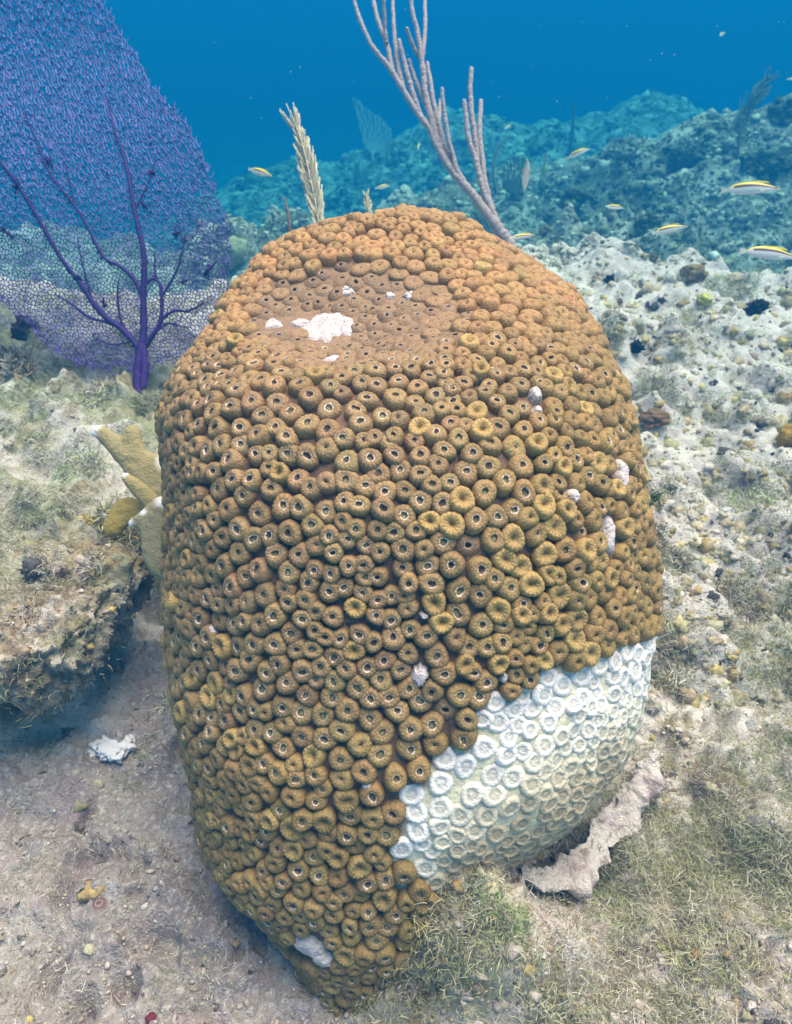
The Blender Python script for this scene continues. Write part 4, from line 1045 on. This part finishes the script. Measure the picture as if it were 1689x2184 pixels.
def tuft(label, px, py, r, n, ln, wd, pal, leafy=False, cat='algae', name='algae_tuft'):
    p = look(px, py)
    if p is None: return
    Zp = (p - CAM) @ AXF; s = r * Zp * TH / PW
    t = p
    m2 = MB(); a = rng.random(n) * 2 * PI; rr = s * np.sqrt(rng.random(n)) * .8
    x, y = p[0] + rr * np.cos(a), p[1] + rr * np.sin(a)
    z = hvec(x, y); B = np.stack([x, y, z - .001], -1)
    out = np.stack([np.cos(a) * rr / s, np.sin(a) * rr / s, np.full(n, .9)], -1); out /= np.linalg.norm(out, axis=1)[:, None]
    L = rng.uniform(.4, 1.0, n) * ln * .78 * Zp * TH / PW; Wd = rng.uniform(.6, 1.3, n) * wd * Zp * TH / PW
    pal = np.array(pal); ci_ = np.clip(((noise3(B / .03, 620) + .5) * len(pal) + rng.normal(size=n) * .7).astype(int), 0, len(pal) - 1); c = pal[ci_] * rng.uniform(.7, 1.2, (n, 1)) * (1 + .5 * noise3(B / .02, 621))[:, None]
    pale_ = (rng.random(n) + .8 * noise3(B / .05, 622))[:, None] < .40; c = np.where(pale_, c * .4 + np.array([.58, .56, .54]) * .6, c * 1.25)
    blades(m2, B, out, L, Wd, c, seg=6 if leafy else 5, bend=1.5 if leafy else 1.1, spread=.8)
    if leafy:  # forked tips
        k = n // 2; blades(m2, B[:k] + out[:k] * L[:k, None] * .5, out[:k] + rng.normal(size=(k, 3)) * .4, L[:k] * .6, Wd[:k] * .8, c[:k], seg=4)
    o = m2.build(name, M_al); tag(o, label, cat)
OL, YG, GR, BR, PB = [(.23, .22, .11), (.29, .27, .15), (.17, .165, .075)], [(.40, .42, .19), (.34, .37, .19), (.46, .46, .31)], [(.13, .20, .085), (.19, .26, .13), (.27, .33, .21)], [(.20, .145, .085), (.27, .20, .125), (.15, .105, .06)], [(.50, .48, .42), (.42, .40, .33)]
for a in [('wispy olive tuft standing alone on pale ground right of the coral', 1400, 835, 46, 1100, 46, .7, OL + PB),
          ('greenish tuft against the right shoulder of the coral head', 1290, 705, 44, 1000, 32, .8, GR + OL),
          ('pale yellow green fluffy clump at the right edge below the middle', 1610, 1075, 66, 1600, 34, .8, YG),
          ('brown leafy clump on the rubble right of the coral middle', 1420, 1180, 60, 900, 28, 1.5, BR + OL, True),
          ('olive brown bushy clump near the right edge above the pink sand', 1580, 1270, 70, 1400, 28, 1.0, OL + BR, True),
          ('olive clump right of the bleached white patch', 1440, 1420, 50, 800, 28, 1.2, OL + PB, True),
          ('large dark olive mass of leafy algae right of the rock rim', 1540, 1680, 85, 1700, 28, .9, OL + BR, True),
          ('tangled yellow brown leafy algae filling the lower right corner', 1500, 2020, 110, 2300, 32, 1.1, OL + YG, True),
          ('leafy brown algae at the right edge above the lower right corner', 1655, 1850, 70, 1300, 30, 1.1, OL + BR, True),
          ('green fuzzy algae mound below the dark hole', 1310, 1950, 85, 2000, 28, 1.0, GR + YG),
          ('grey green fuzzy mound in front of the bleached patch', 1060, 1930, 95, 3000, 28, 1.0, GR + PB + OL),
          ('tall grey olive algae column at the bottom near the coral foot', 905, 2080, 60, 1800, 36, 1.1, OL + BR + PB),
          ('fine green hairy algae at the bottom edge right of the coral foot', 1180, 2120, 120, 2200, 28, 1.0, GR + OL + PB),
          ('brown leaf clump at the left edge beside the fan', 25, 775, 44, 240, 44, 3.6, BR + [(.4, .28, .14)], True),
          ('yellow brown leafy clump at the foot of the purple fan', 205, 830, 52, 700, 28, 1.4, YG + BR, True),
          ('green turf clump on the plateau behind the fire coral', 170, 1000, 64, 1300, 26, .8, GR + YG),
          ('olive tuft around the base of the purple fan on its right side', 318, 862, 36, 900, 28, .9, OL + GR),
          ('yellow green weed under the fire coral branches', 225, 1115, 40, 240, 36, 2.6, YG + [(.4, .3, .04)], True),
          ('brown fringe of algae on the front lip of the rock ledge', 185, 1205, 40, 260, 26, 1.5, BR + OL),
          ('low weedy clump at the outer end of the rock ledge', 60, 1325, 48, 300, 28, 1.6, OL + BR),
          ('pale straw weed patch near the crest at upper right', 1560, 610, 60, 900, 22, .9, PB + YG),
          ('dark green leaf pair hugging the right flank of the coral', 1388, 1072, 16, 26, 26, 7, [(.10, .13, .02)], True),
          ('bright green stringy weed at the lower tip of the bleached patch', 1015, 1875, 22, 60, 26, 1.5, [(.13, .21, .06), (.09, .15, .05)], True),
          ('grey brown bushy tuft at the left tip of the bleached patch', 940, 1915, 34, 600, 34, 1.0, BR + OL + [(.08, .09, .09)]),
          ('thin pale tuft hanging on the left flank of the coral', 352, 1500, 20, 60, 40, 1.6, YG + PB),
          ]:
    tuft(*a)

# ------------------------------------------------------------------ fish
M_fb = mat('fish_skin', attr=True, rough=.4, spec=.5, nscale=40, namp=.06)
M_ff = mat('fish_fin', (.62, .62, .52), .5, .4)
M_ey = mat('fish_eye', (.01, .01, .012), .15, .6)
def fish_proto(bd=0.0):
    t = thing('fish', 'x', 'fish', (0, 0, 0)); n, k = 40, 24
    u = np.linspace(0, 1, n); a = np.arange(k) * 2 * PI / k          # head at +x
    hgt = .118 * np.sin(PI * np.clip(u, 0, 1) ** .62) ** .75 * (1 - .0 * u) ; hgt = np.maximum(hgt, .034 * sst(1.0, .93, u) * 0 + .006)
    hgt = np.where(u < .2, np.maximum(hgt, .030 + .25 * u * .2), hgt)
    hgt[0] = .02; hgt[-1] = .006
    wdt = hgt * (.35 + .25 * sst(0, .6, u)); zc = .01 * np.sin(PI * u)
    P = np.stack([np.broadcast_to((u - .5)[:, None], (n, k)), wdt[:, None] * np.cos(a), zc[:, None] + hgt[:, None] * np.sin(a)], -1)
    r = np.sin(a)[None] * np.ones((n, 1)); C = np.empty((n, k, 3)); C[:] = (.74, .70, .70)
    C[r > .52] = (.80, .62, .05)
    st = (r > .12) & (r < .52) & (u[:, None] > .10); C[st] = (.10, .055, .07)
    C[(r > .02) & (r < .14)] = (.62, .56, .55)
    hd = (u[:, None] > .90) & (r < .45) & (r > -.3); C[hd & ~st] = (.66, .55, .55)
    cv = lambda V: V + np.stack([0 * V[..., 0], bd * np.clip(.15 - V[..., 0], 0, None) ** 2, 0 * V[..., 0]], -1)
    m2 = MB(); m2.grid(cv(P), C); m2.build('body', M_fb, t)
    def fin(name, pts, th=.004, y=0, m=M_ff):
        q = np.array(pts, float); n_ = len(q); m3 = MB()
        V = np.concatenate([np.stack([q[:, 0], np.full(n_, y - th), q[:, 1]], -1), np.stack([q[:, 0], np.full(n_, y + th), q[:, 1]], -1)])
        m3.add(cv(V), [list(range(n_))[::-1]]); m3.f.append(np.array([[n_ + i for i in range(n_)]])); m3.f.append(np.array([[i, (i + 1) % n_, n_ + (i + 1) % n_, n_ + i] for i in range(n_)]))
        return m3.build(name, m, t, smooth=False)
    M_yf = mat('yellow_fin', (.72, .62, .10), .5, .4)
    fin('tail_fin', [(-.47, .024), (-.56, .05), (-.63, .062), (-.61, 0), (-.63, -.062), (-.56, -.05), (-.47, -.024)])
    fin('dorsal_fin', [(.26, .112), (.20, .150), (.0, .158), (-.22, .138), (-.36, .105), (-.38, .06), (-.2, .10), (.0, .118)], m=M_yf)
    fin('anal_fin', [(.02, -.105), (-.05, -.135), (-.25, -.11), (-.37, -.075), (-.36, -.045), (-.2, -.085)])
    for s in (-1, 1):
        fin('pectoral_fin', [(.20, -.02), (.16, .01), (.08, -.02), (.07, -.07), (.13, -.06)], .002, s * .062)
        m3 = MB(); v, f = ICO[2]; m3.add(v * np.array([.016, .008, .016]) + np.array([.385, s * .036, .028]), f); m3.build('eye', M_ey, t)
    return t
def copy_tree(o):
    c = o.copy(); COL.objects.link(c)
    for ch in o.children:
        d = ch.copy(); COL.objects.link(d); d.parent = c
    return c
proto = [fish_proto(0.0), fish_proto(.42), fish_proto(-.35)]
# px, py, depth, length px, heading (right unit, up unit, forward unit in camera frame), label
FISH = [(558, 369, 1.48, 64, (.86, -.40, -.3), 'thin black striped fish swimming left of the feathery plume'),
        (820, 398, 2.03, 36, (.75, .35, .5), 'pale pinkish fish over the blue floor between plume and sea rod'),
        (893, 312, 2.50, 24, (.3, .8, .3), 'tiny pale fish tilted upright just left of the sea rod'),
        (1237, 325, 1.87, 52, (.93, .30, -.1), 'yellow backed fish rising above the reef right of the dark fan'),
        (1122, 371, 1.30, 150, (-.12, -.05, -.95), 'front facing white fish with yellow head right beside the dark fan'),
        (1313, 443, 1.63, 46, (.99, -.02, .1), 'small slim fish in front of the dark weedy boulder'),
        (1612, 402, 1.33, 116, (.98, -.08, -.1), 'largest fish with yellow back and dark stripe near the right edge'),
        (1433, 489, 1.33, 74, (.95, .12, -.2), 'silvery fish with yellow back and drooping tail left of the lowest right fish'),
        (1118, 505, 1.12, 54, (.95, .05, -.25), 'fish hovering just above the right top of the coral beside the sea rod foot'),
        (1652, 542, 1.13, 118, (.96, -.14, .1), 'lowest yellow fish cut off by the right edge of the picture'),
        (1084, 270, 2.65, 22, (.6, .6, .3), 'tiny dull fish high above the spindly grey plume'),
        (1540, 73, 2.50, 26, (.8, .55, .3), 'tiny blue tinted fish alone in open water at top right'),
        (1690, 168, 2.34, 20, (.9, .1, .2), 'small yellow fish at the right edge above the ridge')]
for i, (px, py, Zf_, L, hd, lab) in enumerate(FISH):
    o = proto[i] if i < 3 else copy_tree(proto[(i * 2 + 1) % 3])
    h = np.array(hd, float); h /= np.linalg.norm(h)
    f = h[0] * AXX + h[1] * AXU + h[2] * AXF
    up = AXU * .9 + np.array([0, 0, .4]); side = np.cross(up, f); side /= np.linalg.norm(side); up = np.cross(f, side)
    s = L * Zf_ * TH / PW / 1.13
    o.matrix_world = Matrix(((f[0] * s, side[0] * s, up[0] * s, 0), (f[1] * s, side[1] * s, up[1] * s, 0), (f[2] * s, side[2] * s, up[2] * s, 0), (0, 0, 0, 1)))
    o.location = at(px, py, Zf_)
    tag(o, lab, 'fish', 'small striped fish swimming above the reef')

# ------------------------------------------------------------------ drifting specks
def specks():
    m2 = MB(); v, f = ICO[1]
    for _ in range(60):
        Z = rng.uniform(.9, 3.5); p = at(rng.uniform(450, 1689), rng.uniform(0, 480), Z); s = rng.uniform(.0004, .0009) * Z * .8
        m2.add(v * s * np.array([1, 1, rng.uniform(.6, 1.6)]) + p, f, (.7, .7, .7))
    tag(m2.build('drifting_specks', M_wh), kind='stuff')
specks()
